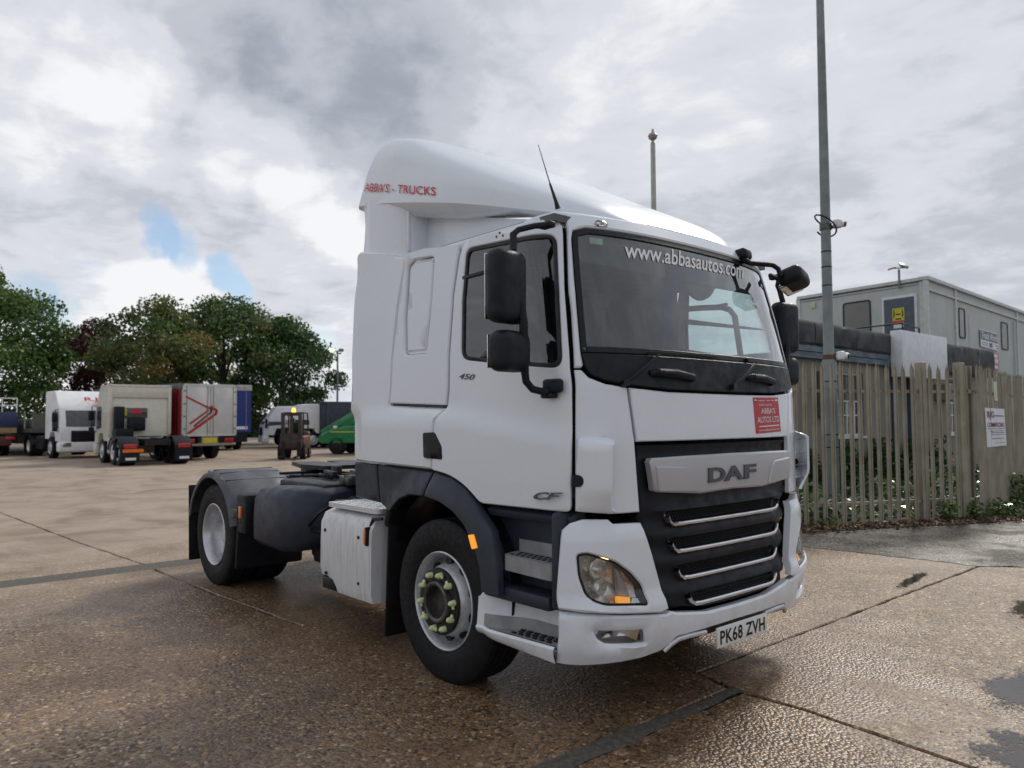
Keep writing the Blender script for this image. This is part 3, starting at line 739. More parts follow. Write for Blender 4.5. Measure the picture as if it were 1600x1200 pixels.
def smooth_sp(v):
    xs = np.linspace(SXs[0], SXs[-1], 60); y = np.interp(xs, SXs, v)
    for _ in range(14): y[1:-1] = .25*y[:-2]+.5*y[1:-1]+.25*y[2:]
    return xs, y
_xs, _st = smooth_sp(ST); _, _sw = smooth_sp(SW); _, _sb = smooth_sp(list(np.interp(SXs, [-2.4, -1.35, -.4, -.3], [3.22, 3.0, 2.765, 2.75])))
def spo(x, a, h=0.):
    """a: -1..1 over the dome from near edge to far edge"""
    t, w_, b = np.interp(x, _xs, _st), np.interp(x, _xs, _sw), np.interp(x, _xs, _sb); ph = a*math.pi/2; n = float(np.interp(x, [-2.42, -1.2, -.4], [8, 4.6, 3.0]))
    y = w_*math.copysign(abs(math.sin(ph))**(2/n), a); z = b+(t-b)*abs(math.cos(ph))**(2/n)
    sl = .48*max(0, min(1, (-1.7-x)/.7)); sl2 = z-b; y *= 1-.06*max(0, min(1, (z-b-.1)/.5))
    f = max(0, min(1, (z-b)/(t-b+1e-6))); pr = max(0, 1-abs(f-.5)/.18)*max(0, min(1, (x+2.3)/.3))*max(0, min(1, (-1.2-x)/.7))
    y *= 1-.010*pr
    return np.array((x+sl*1.45*max(0, min(sl2, .45)-.10), y, z))
rows = []
for x in np.linspace(-2.49, -.36, 46): rows.append([spo(x, a) for a in np.linspace(-1, 1, 61)])
m = MB(); m.grid(rows)
b_in = []
for x in np.linspace(-2.49, -.36, 46):
    w_, b = np.interp(x, _xs, _sw), np.interp(x, _xs, _sb)
    k = max(0, min(1, (-.9-x)/.5)); b_in.append((x, w_, b, k))
for sg in (-1, 1):
    r0 = [np.array((x, sg*w_, b)) for x, w_, b, k in b_in]; r1 = [np.array((x, sg*(w_-.015), b-.012)) for x, w_, b, k in b_in]
    r2 = [np.array((x+.01, sg*(w_-.03-.07*k), b-.015-.065*k)) for x, w_, b, k in b_in]; r3 = [np.array((x+.02, sg*(w_-.25), b-.02-.055*k)) for x, w_, b, k in b_in]
    m.grid([r0, r1, r2, r3])
    # rolled rear edge
ra = [spo(-2.49, a) for a in np.linspace(-1, 1, 61)]; rb_ = [p*np.array((1, .985, 1))+np.array((-.018, 0, -.02)) for p in ra]; rc_ = [p*np.array((1, .94, 1))+np.array((.05, 0, -.05)) for p in ra]
m.grid([ra, rb_, rc_])
fa = [spo(-.36, a) for a in np.linspace(-1, 1, 61)]; m.grid([fa, [p+np.array((-.0, 0, -.02)) for p in fa], [p*np.array((1, .9, 1))+np.array((-.1, 0, -.03)) for p in fa]])
spoiler = recalc(m.build('roof_deflector', WHITE, T, angle=50))
# lettering on the deflector flank
def sp_fn(u, v, h=0.):   # u = x, v = a parameter through z
    lo, hi_ = -1., -.5
    for _ in range(24):
        mid = (lo+hi_)/2; p = spo_raw(u, mid)
        if p[2] < v: lo = mid
        else: hi_ = mid
    p = spo_raw(u, lo); return p+np.array((0, -1, 0))*h
def spo_raw(xw, a):
    x = xw
    for _ in range(6):
        p = spo(x, a); x += xw-p[0]
    p = spo(x, a); return p
def sq_(px_, py_):
    y = -1.10
    for _ in range(4): P = AY(px_, py_, y); y = sp_fn(P[0], P[2])[1]
    P = AY(px_, py_, y); return (P[0], P[2])
def sp_par(u, v, h=0.): return np.array((u, -(float(np.interp(u, _xs, _sw))*(1-.06*max(0, min(1, (v-float(np.interp(u, _xs, _sb))-.1)/.5)))+h), v))
def sp_xz(a, b): P = AY(a, b, -1.105); return (P[0], P[2])
text_on('lettering', "ABBA'S - TRUCKS", [sp_xz(570, 285), sp_xz(681, 292), sp_xz(681, 306), sp_xz(569, 299)], sp_par, REDT, spoiler, off=.004, bold=.010, spacing=1.04)
# supports under the deflector: side neck and rear web
m = MB(); prof = []
for zz, o_ in ((2.66, -.01), (2.80, -.01), (2.84, -.0), (2.95, .02), (3.05, .03), (3.14, .02), (3.22, -.0)):
    prof.append([(-2.44+o_, -1.0, zz), (-2.45+o_, -1.06, zz), (-2.42+o_, -1.10, zz), (-2.30, -1.115, zz), (-2.05, -1.11, zz), (-1.92, -1.08, zz), (-1.87, -1.02, zz), (-1.87, -.9, zz)])
m.grid(prof); o = recalc(m.build('collar_neck', WHITE, T, angle=60)); flip(o)
m = MB(); m.prism([(-1.9, 2.78), (-.75, 2.78), (-.75, 2.80), (-1.35, 2.94), (-1.9, 3.06)], -.90, .90, lambda u, v, w_: (u, w_, v)); recalc(m.build('deflector_base', WHITE, T, angle=30))
MB().bx((-1.95, -1.06, 2.78), (-1.88, 1.06, 3.16), .01).build('deflector_web', WHITE, T)
m = MB(); m.tube([(-.40, -1.07, 2.76), (-.405, -1.08, 2.80), (-.43, -1.10, 2.90)], [.016, .01, .006], 8); m.tube([(-.43, -1.10, 2.90), (-.50, -1.12, 3.13)], [.0035, .002], 6)
m.build('aerial', BLACK, T)
m = MB(); c = CAB.px(939, 351); m.box(CAB(c[0], c[1], .006)+np.array((0, 0, 0)), (.03, .085, .035), .012, 3); m.build('marker_lamp', GL_LT, T); m2 = MB(); m2.box(CAB(c[0], c[1], .0), (.02, .075, .028), .01); m2.build('marker_lamp', CHROME, T)
c = CAB.px(939, 351); m = MB(); m.box(CAB(-c[0], c[1], .0), (.03, .08, .035), .012); m.build('marker_lamp', CHROME, T)
# rear wall, floor, interior
m = MB(); m.bx((-2.12, -1.11, 1.25), (-2.07, 1.11, 2.80), .02); m.build('cab_rear_wall', WHITE, T)
m = MB(); m.bx((-2.06, -1.10, 1.20), (-.30, 1.10, 1.26)); m.bx((-2.06, -1.08, 2.70), (-.42, 1.08, 2.74)); m.bx((-2.06, -1.10, 1.26), (-2.03, 1.10, 2.7)); m.build('cabin_lining', INTER, T)
for s_ in (-1, 1):
    m = MB(); m.bx((-2.03, s_*1.09, 1.26), (-1.22, s_*1.105, 2.7)); m.bx((-1.22, s_*1.08, 1.26), (-.36, s_*1.10, 1.93)); m.build('inner_side_lining', INTER, T)
m = MB()
rows = []
for x, z_ in ((-.22, 1.88), (-.30, 1.925), (-.45, 1.93), (-.55, 1.90), (-.60, 1.80), (-.58, 1.55)):
    ww = math.sqrt(1)*np.interp(x, [-.6, -.3, -.2], [1.06, 1.0, .85]); rows.append([(x, t*ww, z_) for t in np.linspace(-1, 1, 9)])
m.grid(rows); m.build('dashboard', INTER, T)
m = MB(); V = []
c = np.array((-.62, -.55, 1.86)); u_ = np.array((0, 1., 0)); v_ = np.array((.45, 0, .89)); n_ = np.cross(u_, v_)
m.tube([c+.21*(math.cos(q)*u_+math.sin(q)*v_) for q in np.linspace(0, 2*math.pi, 33)], .014, 8, False); m.bar(c-.2*u_, c+.2*u_, .05, .03, .01); m.tube([c, c-n_*-.2], .03, 8); m.build('steering_wheel', BLACK, T)
for s_ in (-.58, .58):
    m = MB(); m.box((-1.22, s_, 1.62), (.5, .5, .14), .05, 3); seat = m.build('seat', SEATM, T)
    m = MB(); m.box((-1.44, s_, 1.98), (.13, .48, .66), .05, 3, rot=(0, R(-8), 0)); m.build('backrest', SEATM, seat)
    m = MB(); m.box((-1.50, s_, 2.40), (.10, .26, .18), .04, 3); m.build('headrest', SEATM, seat)
for y0, y1 in ((-.95, -.1), (.1, .95)):
    m = MB(); m.bx((-.45, y0, 2.50), (-.42, y1, 2.66), .012); m.build('sun_visor', INTER, T)
m = MB(); m.lathe([(0, .0), (.0, .20), (.02, .195), (.02, 0)], (-.46, .30, 2.60), 'x', 28, a0=math.pi, a1=2*math.pi); m.build('pennant', INTER, T)

m = MB(); m.tube([AY(1052, 484, .95), AY(1100, 481, .95), AY(1128, 480, .95), AY(1140, 484, .95), AY(1148, 494, .95), AY(1158, 560, .95), AY(1160, 600, .95)], .022, 8); m.build('grab_rail', INTER, T)
# ---- mirrors
def mirrors():
    arm = MB()
    C1 = AY(791, 448, -1.40); C2 = AY(796, 549, -1.38)
    m = MB(); m.box(C1, (.13, .235, .385), .055, 5, rot=(0, 0, R(8))); mir = m.build('mirror_housing', PLAST2, T)
    m = MB(); m.box(C1+np.array((-.066, -.003, 0)), (.006, .20, .345), .03, 3, rot=(0, 0, R(8))); m.build('mirror_glass', CHROME, mir)
    m = MB(); m.box(C2, (.15, .225, .215), .055, 5, rot=(0, 0, R(8))); mir2 = m.build('mirror_housing', PLAST2, T)
    m = MB(); m.box(C2+np.array((-.076, -.003, 0)), (.006, .19, .175), .03, 3, rot=(0, 0, R(8))); m.build('mirror_glass', CHROME, mir2)
    # arm
    br = AY(862, 351, -1.15); top = AY(805, 362, -1.34); lowb = AY(862, 602, -1.17)
    xm = C1[0]-.01; ym = -1.30
    arm.tube([br+np.array((0, .0, 0)), AY(835, 353, -1.24), AY(810, 359, -1.31), AY(802, 366, -1.345), AY(802, 392, -1.36)], [.020, .016, .016, .019, .020], 10)
    arm.tube([AY(802, 392, -1.36), AY(818, 505, -1.33), AY(820, 580, -1.30), AY(822, 596, -1.28), AY(832, 608, -1.25), AY(852, 613, -1.2), AY(862, 608, -1.17)], [.02, .024, .022, .021, .02, .02, .022], 10)
    a = arm.build('mirror_arm', PLAST2, T)
    m = MB(); m.box(AY(855, 352, -1.165), (.09, .05, .035), .012, 3); m.build('bracket', PLAST2, a)
    m = MB(); m.box(AY(864, 603, -1.175), (.13, .05, .075), .02, 3); m.box(AY(858, 618, -1.175), (.09, .05, .03), .01, 3); m.build('bracket', PLAST2, a)
    return [mir, mir2, a]
for o in mirrors(): flip_tree(o, T)
# front kerb mirror on the far side
m = MB(); K0 = AX(1158, 396, -.36)
P = [CAB(*CAB.px(1160, 405), 0)+np.array((0, 0, .0)), AX(1172, 411, -.22), AX(1207, 414, -.16), AX(1216, 420, -.14), AX(1220, 432, -.12)]
m.tube(P, [.024, .018, .017, .017, .017], 10); m.tube([AX(1203, 430, -.25), AX(1222, 438, -.14)], .016, 8)
a = m.build('mirror_arm', PLAST2, T)
m = MB(); cc = CAB(*CAB.px(1158, 400), .01); m.box(cc, (.10, .13, .075), .025, 3, rot=(0, R(-10), R(10))); m.build('bracket', PLAST2, a)
m = MB(); kc = AX(1240, 436, -.10); m.box(kc, (.17, .21, .125), .045, 4, rot=(R(-14), R(-18), R(12))); km = m.build('mirror_housing', PLAST2, T)
m = MB(); m.box(kc+np.array((-.02, .0, -.058)), (.12, .16, .03), .01, 3, rot=(R(-14), R(-18), R(12))); m.build('mirror_glass', CHROME, km)

# ---- entry steps
m = MB(); m.bx((-1.02, -1.02, .55), (-.30, -.98, 1.2)); m.box((-.62, -1.06, 1.10), (.68, .12, .05), .01, rot=(R(25), 0, 0)); m.box((-.33, -1.09, .88), (.05, .2, .5), .02); m.bx((-.95, -1.16, .60), (-.40, -1.0, .68), .02); recs = both(m.build('step_recess', PLAST, T))
def tray(nm, pts_top, z0, lip, inner_y, mat):
    pass
us = MB(); A0 = AY(789, 878, -1.17); A1 = AY(868, 890, -1.17)
fnz = lambda u, v, w: (u, v, w)
pl_ = rnd([(-.80, -1.02), (-.76, -1.165), (-.35, -1.19), (-.35, -1.02)], .03, 3)
us.prism(pl_, .775, .86, fnz); us.prism(rnd([(-.80, -.99), (-.78, -1.03), (-.35, -1.03), (-.35, -.99)], .01, 2), .86, .93, fnz)
ust = recalc(us.build('upper_step', GREYSTEP, T, angle=30)); 
m = MB()
for i in range(9):
    for j in range(3): m.box((-.72+i*.042+(.02 if j % 2 else 0), -1.06-.036*j, .862), (.026, .014, .006), .003)
tag(m.build('tread', BLACK, ust), kind='stuff')
ls = MB(); zf = .435
rows = []
lipx = np.linspace(-1.0, -.325, 12)
def lipy(x): return -1.205+.085*max(0, (-.82-x)/.18)**2
def by(x): t_ = max(0, min(1, (-.62-x)/.34)); return -1.03-.125*t_*t_*(3-2*t_)
for x in lipx:
    y = min(lipy(x), by(x)-.02); zt2 = .428+.018*(x+1.0)/.67; zb2 = .385-.022*(x+1.0)/.67
    rows.append([(x, -1.0, .64), (x, -1.0, .66), (x, -.985, .66), (x, -.985, .3)] if False else [(x, by(x)+.01, .655), (x, by(x), .52), (x, by(x)-.01, zt2-.01), (x, y+.035, zt2-.012), (x, y+.012, zt2), (x, y, zt2-.012), (x, y+.002, (zt2+zb2)/2), (x, y+.015, zb2), (x, y+.05, zb2-.02), (x, -.9, zb2-.02)])
ls.grid(rows); lst = ls.build('lower_step', WHITE, T, angle=40); recalc(lst)
rows2 = [[(x, by(x)-.003, .50), (x, by(x)-.010, zz), (x, min(lipy(x)+.045, by(x)-.012), zz)] for x, zz in [(x, .421+.018*(x+1.0)/.67) for x in lipx[1:]]]
m = MB(); m.grid(rows2); m.build('step_mat', GREYSTEP, lst)
m = MB()
for i in range(4, 10):
    for j in range(3):
        x = -.93+i*.056+(.02 if j % 2 else 0); m.box((x, -1.065-.035*j, .426+.018*(x+1.0)/.67), (.034, .018, .008), .003)
tag(m.build('tread', BLACK, lst), kind='stuff')
flip_tree(ust, T); flip_tree(lst, T)

# ---- wheels
def tyre(name, c, sg, parent, wd=.30, r=.505):
    m = MB(); h = wd/2
    prof = [(-h*.80, .295), (-h*.98, .33), (-h*1.0, .40), (-h*.97, .455), (-h*.90, .485), (-h*.80, r-.004)]
    g = []; ng = 4
    for k in range(ng):
        y = -h*.8+(k+1)*(1.6*h/(ng+1)); g += [(y-.006, r), (y-.005, r-.016), (y+.005, r-.016), (y+.006, r)]
    prof += g+[(h*.80, r-.004), (h*.90, .485), (h*.97, .455), (h*1.0, .40), (h*.98, .33), (h*.80, .295)]
    m.lathe(prof, c, 'y', 56)
    return m.build(name, RUB, parent, angle=40)
def front_wheel(sg):
    cy = sg*(1.15-.15); c = (WX, cy, WZ)
    w_ = empty('wheel'); w_.location = (0, 0, 0); w_.parent = T
    t = tyre('tyre', c, sg, w_, .30)
    o = lambda d: cy+sg*d
    m = MB(); pr = [(.115, .300), (.135, .304), (.140, .297), (.130, .286), (.09, .277), (.02, .268), (.0, .262), (.03, .245), (.085, .225), (.125, .21), (.150, .195), (.156, .185), (.156, .12)]
    m.lathe([(sg*a, b) for a, b in pr], (WX, cy, WZ), 'y', 56); recalc(m.build('rim', STEEL, w_, angle=45))
    for k in range(10):
        q = 2*math.pi*(k+.5)/10; m = MB(); ca, sa = math.cos(q), math.sin(q)
        n_ = np.array((ca*.35, sg*.94, sa*.35)); c0 = np.array((WX+.236*ca, o(.078), WZ+.236*sa)); rd = np.array((ca, 0, sa)); tn = np.array((-sa, 0, ca)); rd = rd-n_*np.dot(rd, n_); rd /= np.linalg.norm(rd)
        ring = [c0+n_*.010+(rd*.019*math.cos(t_)+tn*.030*math.sin(t_)) for t_ in np.linspace(0, 2*math.pi, 15)[:-1]]
        m.grid([ring, [p-n_*.03 for p in ring]], True); V = ring; m.add(V, [list(range(14))]); m.build('hand_hole', BLACK, w_)
    m = MB(); m.lathe([(sg*.150, .205), (sg*.165, .20), (sg*.167, .19), (sg*.167, .135), (sg*.150, .13)], (WX, cy, WZ), 'y', 40); m.build('hub_ring', CHASS, w_)
    m = MB(); m.lathe([(sg*.10, .14), (sg*.19, .125), (sg*.195, .115), (sg*.19, .10), (sg*.13, .092), (sg*.13, 0.)], (WX, cy, WZ), 'y', 36); m.build('hub', CHASSG, w_)
    for k in range(10):
        q = 2*math.pi*k/10+.12; ca, sa = math.cos(q), math.sin(q); p = np.array((WX+.168*ca, o(.165), WZ+.168*sa)); y = np.array((0, sg, 0))
        m = MB(); m.tube([p, p+y*.012, p+y*.035, p+y*.045], [.020, .019, .016, .008], 10)
        d = np.array((-sa, 0, ca))*(1 if k % 2 else -1); m.bar(p+y*.016, p+y*.014+d*.036, .022, .012, .004, up=(0, sg, 0)); m.build('nut_indicator', NUTC, w_)
    return w_
front_wheel(-1); front_wheel(1)
RX = -5.18
def rear_wheel(sg):
    w_ = empty('wheel'); w_.parent = T
    for cy in (sg*1.035, sg*.70):
        tyre('tyre', (RX, cy, WZ), sg, w_, .29, .50)
    cy = sg*1.035; m = MB(); pr = [(.118, .300), (.138, .305), (.142, .297), (.130, .284), (.05, .274), (-.02, .262), (-.03, .25), (-.06, .245), (-.075, .235), (-.075, .12), (-.03, .115), (.03, .10), (.035, .0)]
    m.lathe([(sg*a, b) for a, b in pr], (RX, cy, WZ), 'y', 56); m.build('rim', STEEL, w_, angle=45) if sg > 0 else recalc(m.build('rim', STEEL, w_, angle=45))
    for k in range(10):
        q = 2*math.pi*(k+.3)/10; m = MB(); p = np.array((RX+.168*math.cos(q), cy-sg*.075, WZ+.168*math.sin(q))); m.cyl(p, p+np.array((0, sg*.05, 0)), .017, 6); m.build('wheel_nut', CHASSG, w_)
rear_wheel(-1); rear_wheel(1)
MB().cyl((RX, -.7, WZ), (RX, .7, WZ), .09, 16).lathe([(-.2, .1), (-.12, .2), (.12, .2), (.2, .1)], (RX, 0, WZ), 'y', 20).build('rear_axle', CHASS, T)
MB().cyl((WX, -.95, WZ-.06), (WX, .95, WZ-.06), .06, 12).build('front_axle', CHASS, T)

# ---- wheel housing behind the front wheel, mudflap
m = MB()
ys = (-1.10, -.70)
pr = [(WX+.62*math.cos(q), WZ+.10+.60*math.sin(q)) for q in np.linspace(R(-8), R(160), 18)]
m.grid([[(x, ys[0], z) for x, z in pr], [(x, ys[1], z) for x, z in pr]]); m.grid([[(x, ys[1], z) for x, z in pr], [(x*.5+WX*.5, ys[1], z*.5+.3) for x, z in pr]]); both(m.build('wheel_liner', BLACK, T))
m = MB(); q = [AY(612, 800, -1.1), AY(583, 905, -1.1), AY(582, 997, -1.1)]
m.box((-2.02, -.93, .54), (.02, .42, .82), .008, rot=(0, R(3), 0)); m.box((-1.99, -.93, 1.0), (.06, .44, .25), .02, rot=(0, R(18), 0)); both(m.build('mudflap', RUB, T))
# ---- battery box with step plate
x0, x1 = AY(501, 860, -1.20)[0], AY(580, 860, -1.20)[0]
bxx = MB(); zt3, zb3 = .945, .345
rows = []
for x in np.linspace(x0, x1, 10):
    cut = .0 if x > x0+.24 else .10*min(1, (x0+.24-x)/.10); bz_ = zb3+cut
    rows.append([(x, -.62, zt3-.01), (x, -1.08, zt3), (x, -1.16, zt3-.03), (x, -1.195, zt3-.10), (x, -1.20, .7), (x, -1.20, bz_+.06), (x, -1.185, bz_), (x, -.62, bz_)])
bxx.grid(rows); bxx.add(rows[0], [list(range(8))]); bxx.add(rows[-1], [list(range(8))[::-1]])
bb = recalc(bxx.build('battery_box', WBOX, T, angle=50))
m = MB(); m.bx((x0+.01, -1.19, zb3-.0), (x0+.24, -.62, zb3+.09), .01); m.build('box_recess', BLACK, bb)
for (a, b) in ((507, 828), (559, 840), (508, 895), (559, 912)):
    p = AY(a, b, -1.205); MB().cyl(p, p+np.array((0, .02, 0)), .012, 10).build('fastener', BLACK, bb)
sx_, sx2 = AZ(491, 787, .985)[0], AZ(606, 800, .985)[0]
sp_ = rnd([(-2.83, -1.16), (-2.14, -1.16), (-2.12, -1.12), (-2.12, -.62), (-2.83, -.62)], .02, 2)
stp = MB(); stp.prism(sp_, .958, .992, fnz); stp = recalc(stp.build('step_plate', CHEQ, T))
m = MB()
for i in range(10):
    for j in range(8):
        if True: m.box((-2.785+i*.066, -1.12+j*.064, .994), (.038, .012, .004), .0015, 1, rot=(0, 0, R(45 if (i+j) % 2 else -45)))
tag(m.build('chequer_pattern', CHEQ, stp), kind='stuff')
m = MB(); m.tube([(-2.80, -1.0, .92), (-2.80, -1.0, .955)], .03, 10); m.build('step_mount', pm('old_plastic', (.35, .32, .24), .6), stp)
p = AY(571, 838, -1.205); m = MB(); m.box(p+np.array((.02, .01, 0)), (.03, .05, .13), .008); sm = m.build('side_marker', PLAST2, T); m = MB(); m.box(p+np.array((.012, -.012, 0)), (.022, .014, .105), .005); m.build('lens', AMBER, sm)
m = MB(); m.tube([p+np.array((.02, .03, .07)), p+np.array((.05, .03, .12)), p+np.array((.14, .05, .13))], .012, 6); m.build('bracket', CHASS, T)

# ---- chassis
m = MB()
for s_ in (-1, 1):
    m.bx((-6.05, s_*.40, .74), (-.6, s_*.405+s_*.006, 1.02)); m.bx((-6.05, s_*.33, 1.015), (-.6, s_*.41, 1.025)); m.bx((-6.05, s_*.33, .735), (-.6, s_*.41, .745))
m.build('chassis_rail', CHASS, T)
m = MB()
for x in (-6.0, -5.2, -3.9, -3.1, -2.3): m.box((x, 0, .88), (.12, .8, .2), .01)
m.build('cross_member', CHASS, T)
# catwalk, air lines, tanks
m = MB(); m.bx((-3.35, -.40, 1.05), (-2.55, .40, 1.08), .005)
for i in range(9): m.bx((-3.33+i*.085, -.40, 1.08), (-3.30+i*.085, .40, 1.092))
m.build('catwalk', CHEQ if False else CHASSG, T)
for (a, b, c_, s_, nm, mt) in (((-3.9, -.70, 1.02), (.9, .34, .1), (0, 0, 0), .03, 'air_tank_bracket', CHASS),):
    MB().box(a, b, s_).build(nm, mt, T)
m = MB(); m.tube([(-3.95, -.62, .86), (-3.90, -.62, .86), (-3.1, -.62, .86), (-3.05, -.62, .86)], [.06, .12, .12, .06], 18); m.build('air_tank', CHASS, T)
m = MB(); m.tube([(-3.0, -.55, .62), (-3.95, -.55, .62)], .14, 16); m.box((-3.5, -.6, .55), (.7, .4, .3), .04); m.build('air_tank', CHASS, T)
for k in range(4):
    m = MB(); y0 = -.15+.1*k; pts = []
    for t_ in np.linspace(0, 1, 14): pts.append((-2.15-.9*t_, y0+.05*math.sin(t_*9+k), 1.30+.25*math.sin(t_*math.pi)*(1-.4*t_)-.2*t_))
    m.tube(pts, .012, 6); m.build('air_hose', (REDT if k == 1 else pm('hose_yellow', (.5, .4, .05), .5) if k == 2 else BLACK), T)
rs = random.Random(5); m = MB(); m2 = MB()
for k in range(85):
    x = rs.uniform(-4.1, -2.2); y = rs.uniform(-.66, .66); z = rs.uniform(.98, 1.13+.11*(x+4.1)/1.9)
    (m if rs.random() < .75 else m2).box((x, y, z), (rs.uniform(.06, .3), rs.uniform(.04, .2), rs.uniform(.03, .12)), .01, rot=(0, 0, rs.uniform(-.2, .2)))
for k in range(26):
    y = rs.uniform(-.6, .6); x = rs.uniform(-2.6, -2.2); pts = [(x-1.9*t_, y+.06*math.sin(5*t_+k), 1.05+.12*math.sin(3*t_+k)*(1-t_)+.04) for t_ in np.linspace(0, 1, 10)]; m.tube(pts, rs.uniform(.008, .018), 6)
m.build('chassis_equipment', CHASS, T); m2.build('chassis_equipment', CHASSG, T)
m = MB(); m.tube([(-2.5, -.3, 1.25), (-3.0, -.32, 1.24), (-3.7, -.30, 1.19)], .02, 8); m.tube([(-2.2, -.5, 1.05), (-2.2, -.5, 1.30), (-2.2, .5, 1.30), (-2.2, .5, 1.05)], .03, 8)
m.box((-2.6, .35, 1.18), (.7, .5, .2), .05, 3); m.box((-2.5, -.3, 1.12), (.5, .3, .14), .03, 3); m.build('air_intake', PLAST2, T)
# fifth wheel coupling
m = MB(); pl5 = rnd([(-4.30, -.42), (-4.30, .42), (-4.75, .46), (-5.15, .34), (-5.32, .30), (-5.20, .06), (-4.85, .04), (-4.85, -.04), (-5.20, -.06), (-5.32, -.30), (-5.15, -.34), (-4.75, -.46)], .04, 3)
m.prism(pl5, 1.13, 1.17, fnz); m.box((-4.75, .36, 1.08), (.3, .06, .14), .01); m.box((-4.75, -.36, 1.08), (.3, .06, .14), .01); m.bx((-5.1, -.42, 1.02), (-4.3, .42, 1.045)); m.tube([(-4.6, -.1, 1.1), (-4.6, -.75, 1.1)], .014, 6)
recalc(m.build('fifth_wheel', CHASS, T, angle=30))
# ---- rear mudguards
def fender(sg):
    m = MB(); cx, cz, rr = RX, WZ, .60; rows = []
    def prof_pt(q): return cx+rr*math.cos(q)*1.03, cz+.02+rr*math.sin(q)
    qs = np.linspace(R(12), R(168), 26)
    for q in qs:
        x, z = prof_pt(q); n_ = np.array((math.cos(q), 0, math.sin(q)))
        P = lambda y, d: (x+n_[0]*d, sg*y, z+n_[2]*d)
        rows.append([P(1.215, -.06), P(1.225, -.055), P(1.228, -.03), P(1.21, -.005), P(1.17, .012), P(1.0, .018), P(.75, .018), P(.56, .012), P(.53, -.02)])
    m.grid(rows); f = recalc(m.build('mudguard', PLAST3, T, angle=50))
    m = MB(); m.box((-5.80, sg*.88, .55), (.025, .66, .78), .01, rot=(0, R(-3), 0)); m.build('mudflap', RUB, f)
    m = MB(); m.box((-4.50, sg*.88, .55), (.05, .66, .62), .02, rot=(0, R(6), 0)); m.box((-4.42, sg*1.06, .76), (.22, .30, .36), .03, rot=(0, 0, 0)); m.build('mudguard_front', PLAST2, f)
    p = np.array((-4.40, sg*1.215, .78)); m = MB(); m.box(p, (.045, .03, .11), .008); m.build('side_marker', AMBER, f)
    for k in range(5):
        q = R(60+15*k); x, z = prof_pt(q); m = MB(); m.box((x+.014*math.cos(q), sg*.88, z+.014*math.sin(q)), (.016, .60, .012), .004, rot=(0, math.pi/2-q, 0)); m.build('rib', PLAST3, f)
    for xx in (-4.93, -4.62):
        q = math.acos(max(-1, min(1, (xx-cx)/(rr*1.03)))); x, z = prof_pt(q); m = MB(); m.box((x, sg*1.15, z-.02), (.09, .13, .05), .015, rot=(0, math.pi/2-q, 0)); m.build('clip', pm('clip_grey', (.12, .115, .10), .7), f)
fender(-1); fender(1)
m = MB(); rows = []
for x, (y0, z0, z1) in zip((-4.30, -4.26, -4.15, -3.7, -3.50, -3.42, -3.38), ((-.95, .62, .96), (-1.15, .56, 1.0), (-1.19, .52, 1.02), (-1.17, .50, 1.04), (-1.14, .52, 1.04), (-1.08, .56, 1.03), (-.9, .6, 1.0))):
    rows.append([(x, -.55, z0), (x, y0+.05, z0), (x, y0, z0+.05), (x, y0-.0, (z0+z1)/2), (x, y0+.01, z1-.09), (x, y0+.06, z1-.02), (x, y0+.14, z1), (x, -.55, z1+.01)])
m.grid(rows); m.add(rows[0], [list(range(8))]); m.add(rows[-1], [list(range(8))[::-1]]); recalc(m.build('silencer_cover', PLAST, T, angle=50))
m = MB(); m.tube([(-3.45, -1.02, .72), (-3.2, -1.05, .86), (-3.0, -1.0, .97), (-2.86, -.9, .98)], .014, 6); m.tube([(-3.5, -1.0, .70), (-2.9, -1.0, .72)], .02, 6); m.tube([(-3.1, -1.0, .72), (-2.95, -.95, .9)], .01, 6); m.build('air_hose', BLACK, T)
m = MB(); m.bx((-3.6, -.9, .40), (-2.86, -.5, .72), .03); m.build('fuel_tank', BLACK, T)
m = MB(); m.box((-6.08, 0, .80), (.08, 1.1, .2), .02); m.build('rear_cross_beam', CHASS, T)
for s_ in (-1, 1): MB().box((-6.0, s_*.85, .74), (.06, .36, .13), .02).build('tail_lamp', REDL, T)

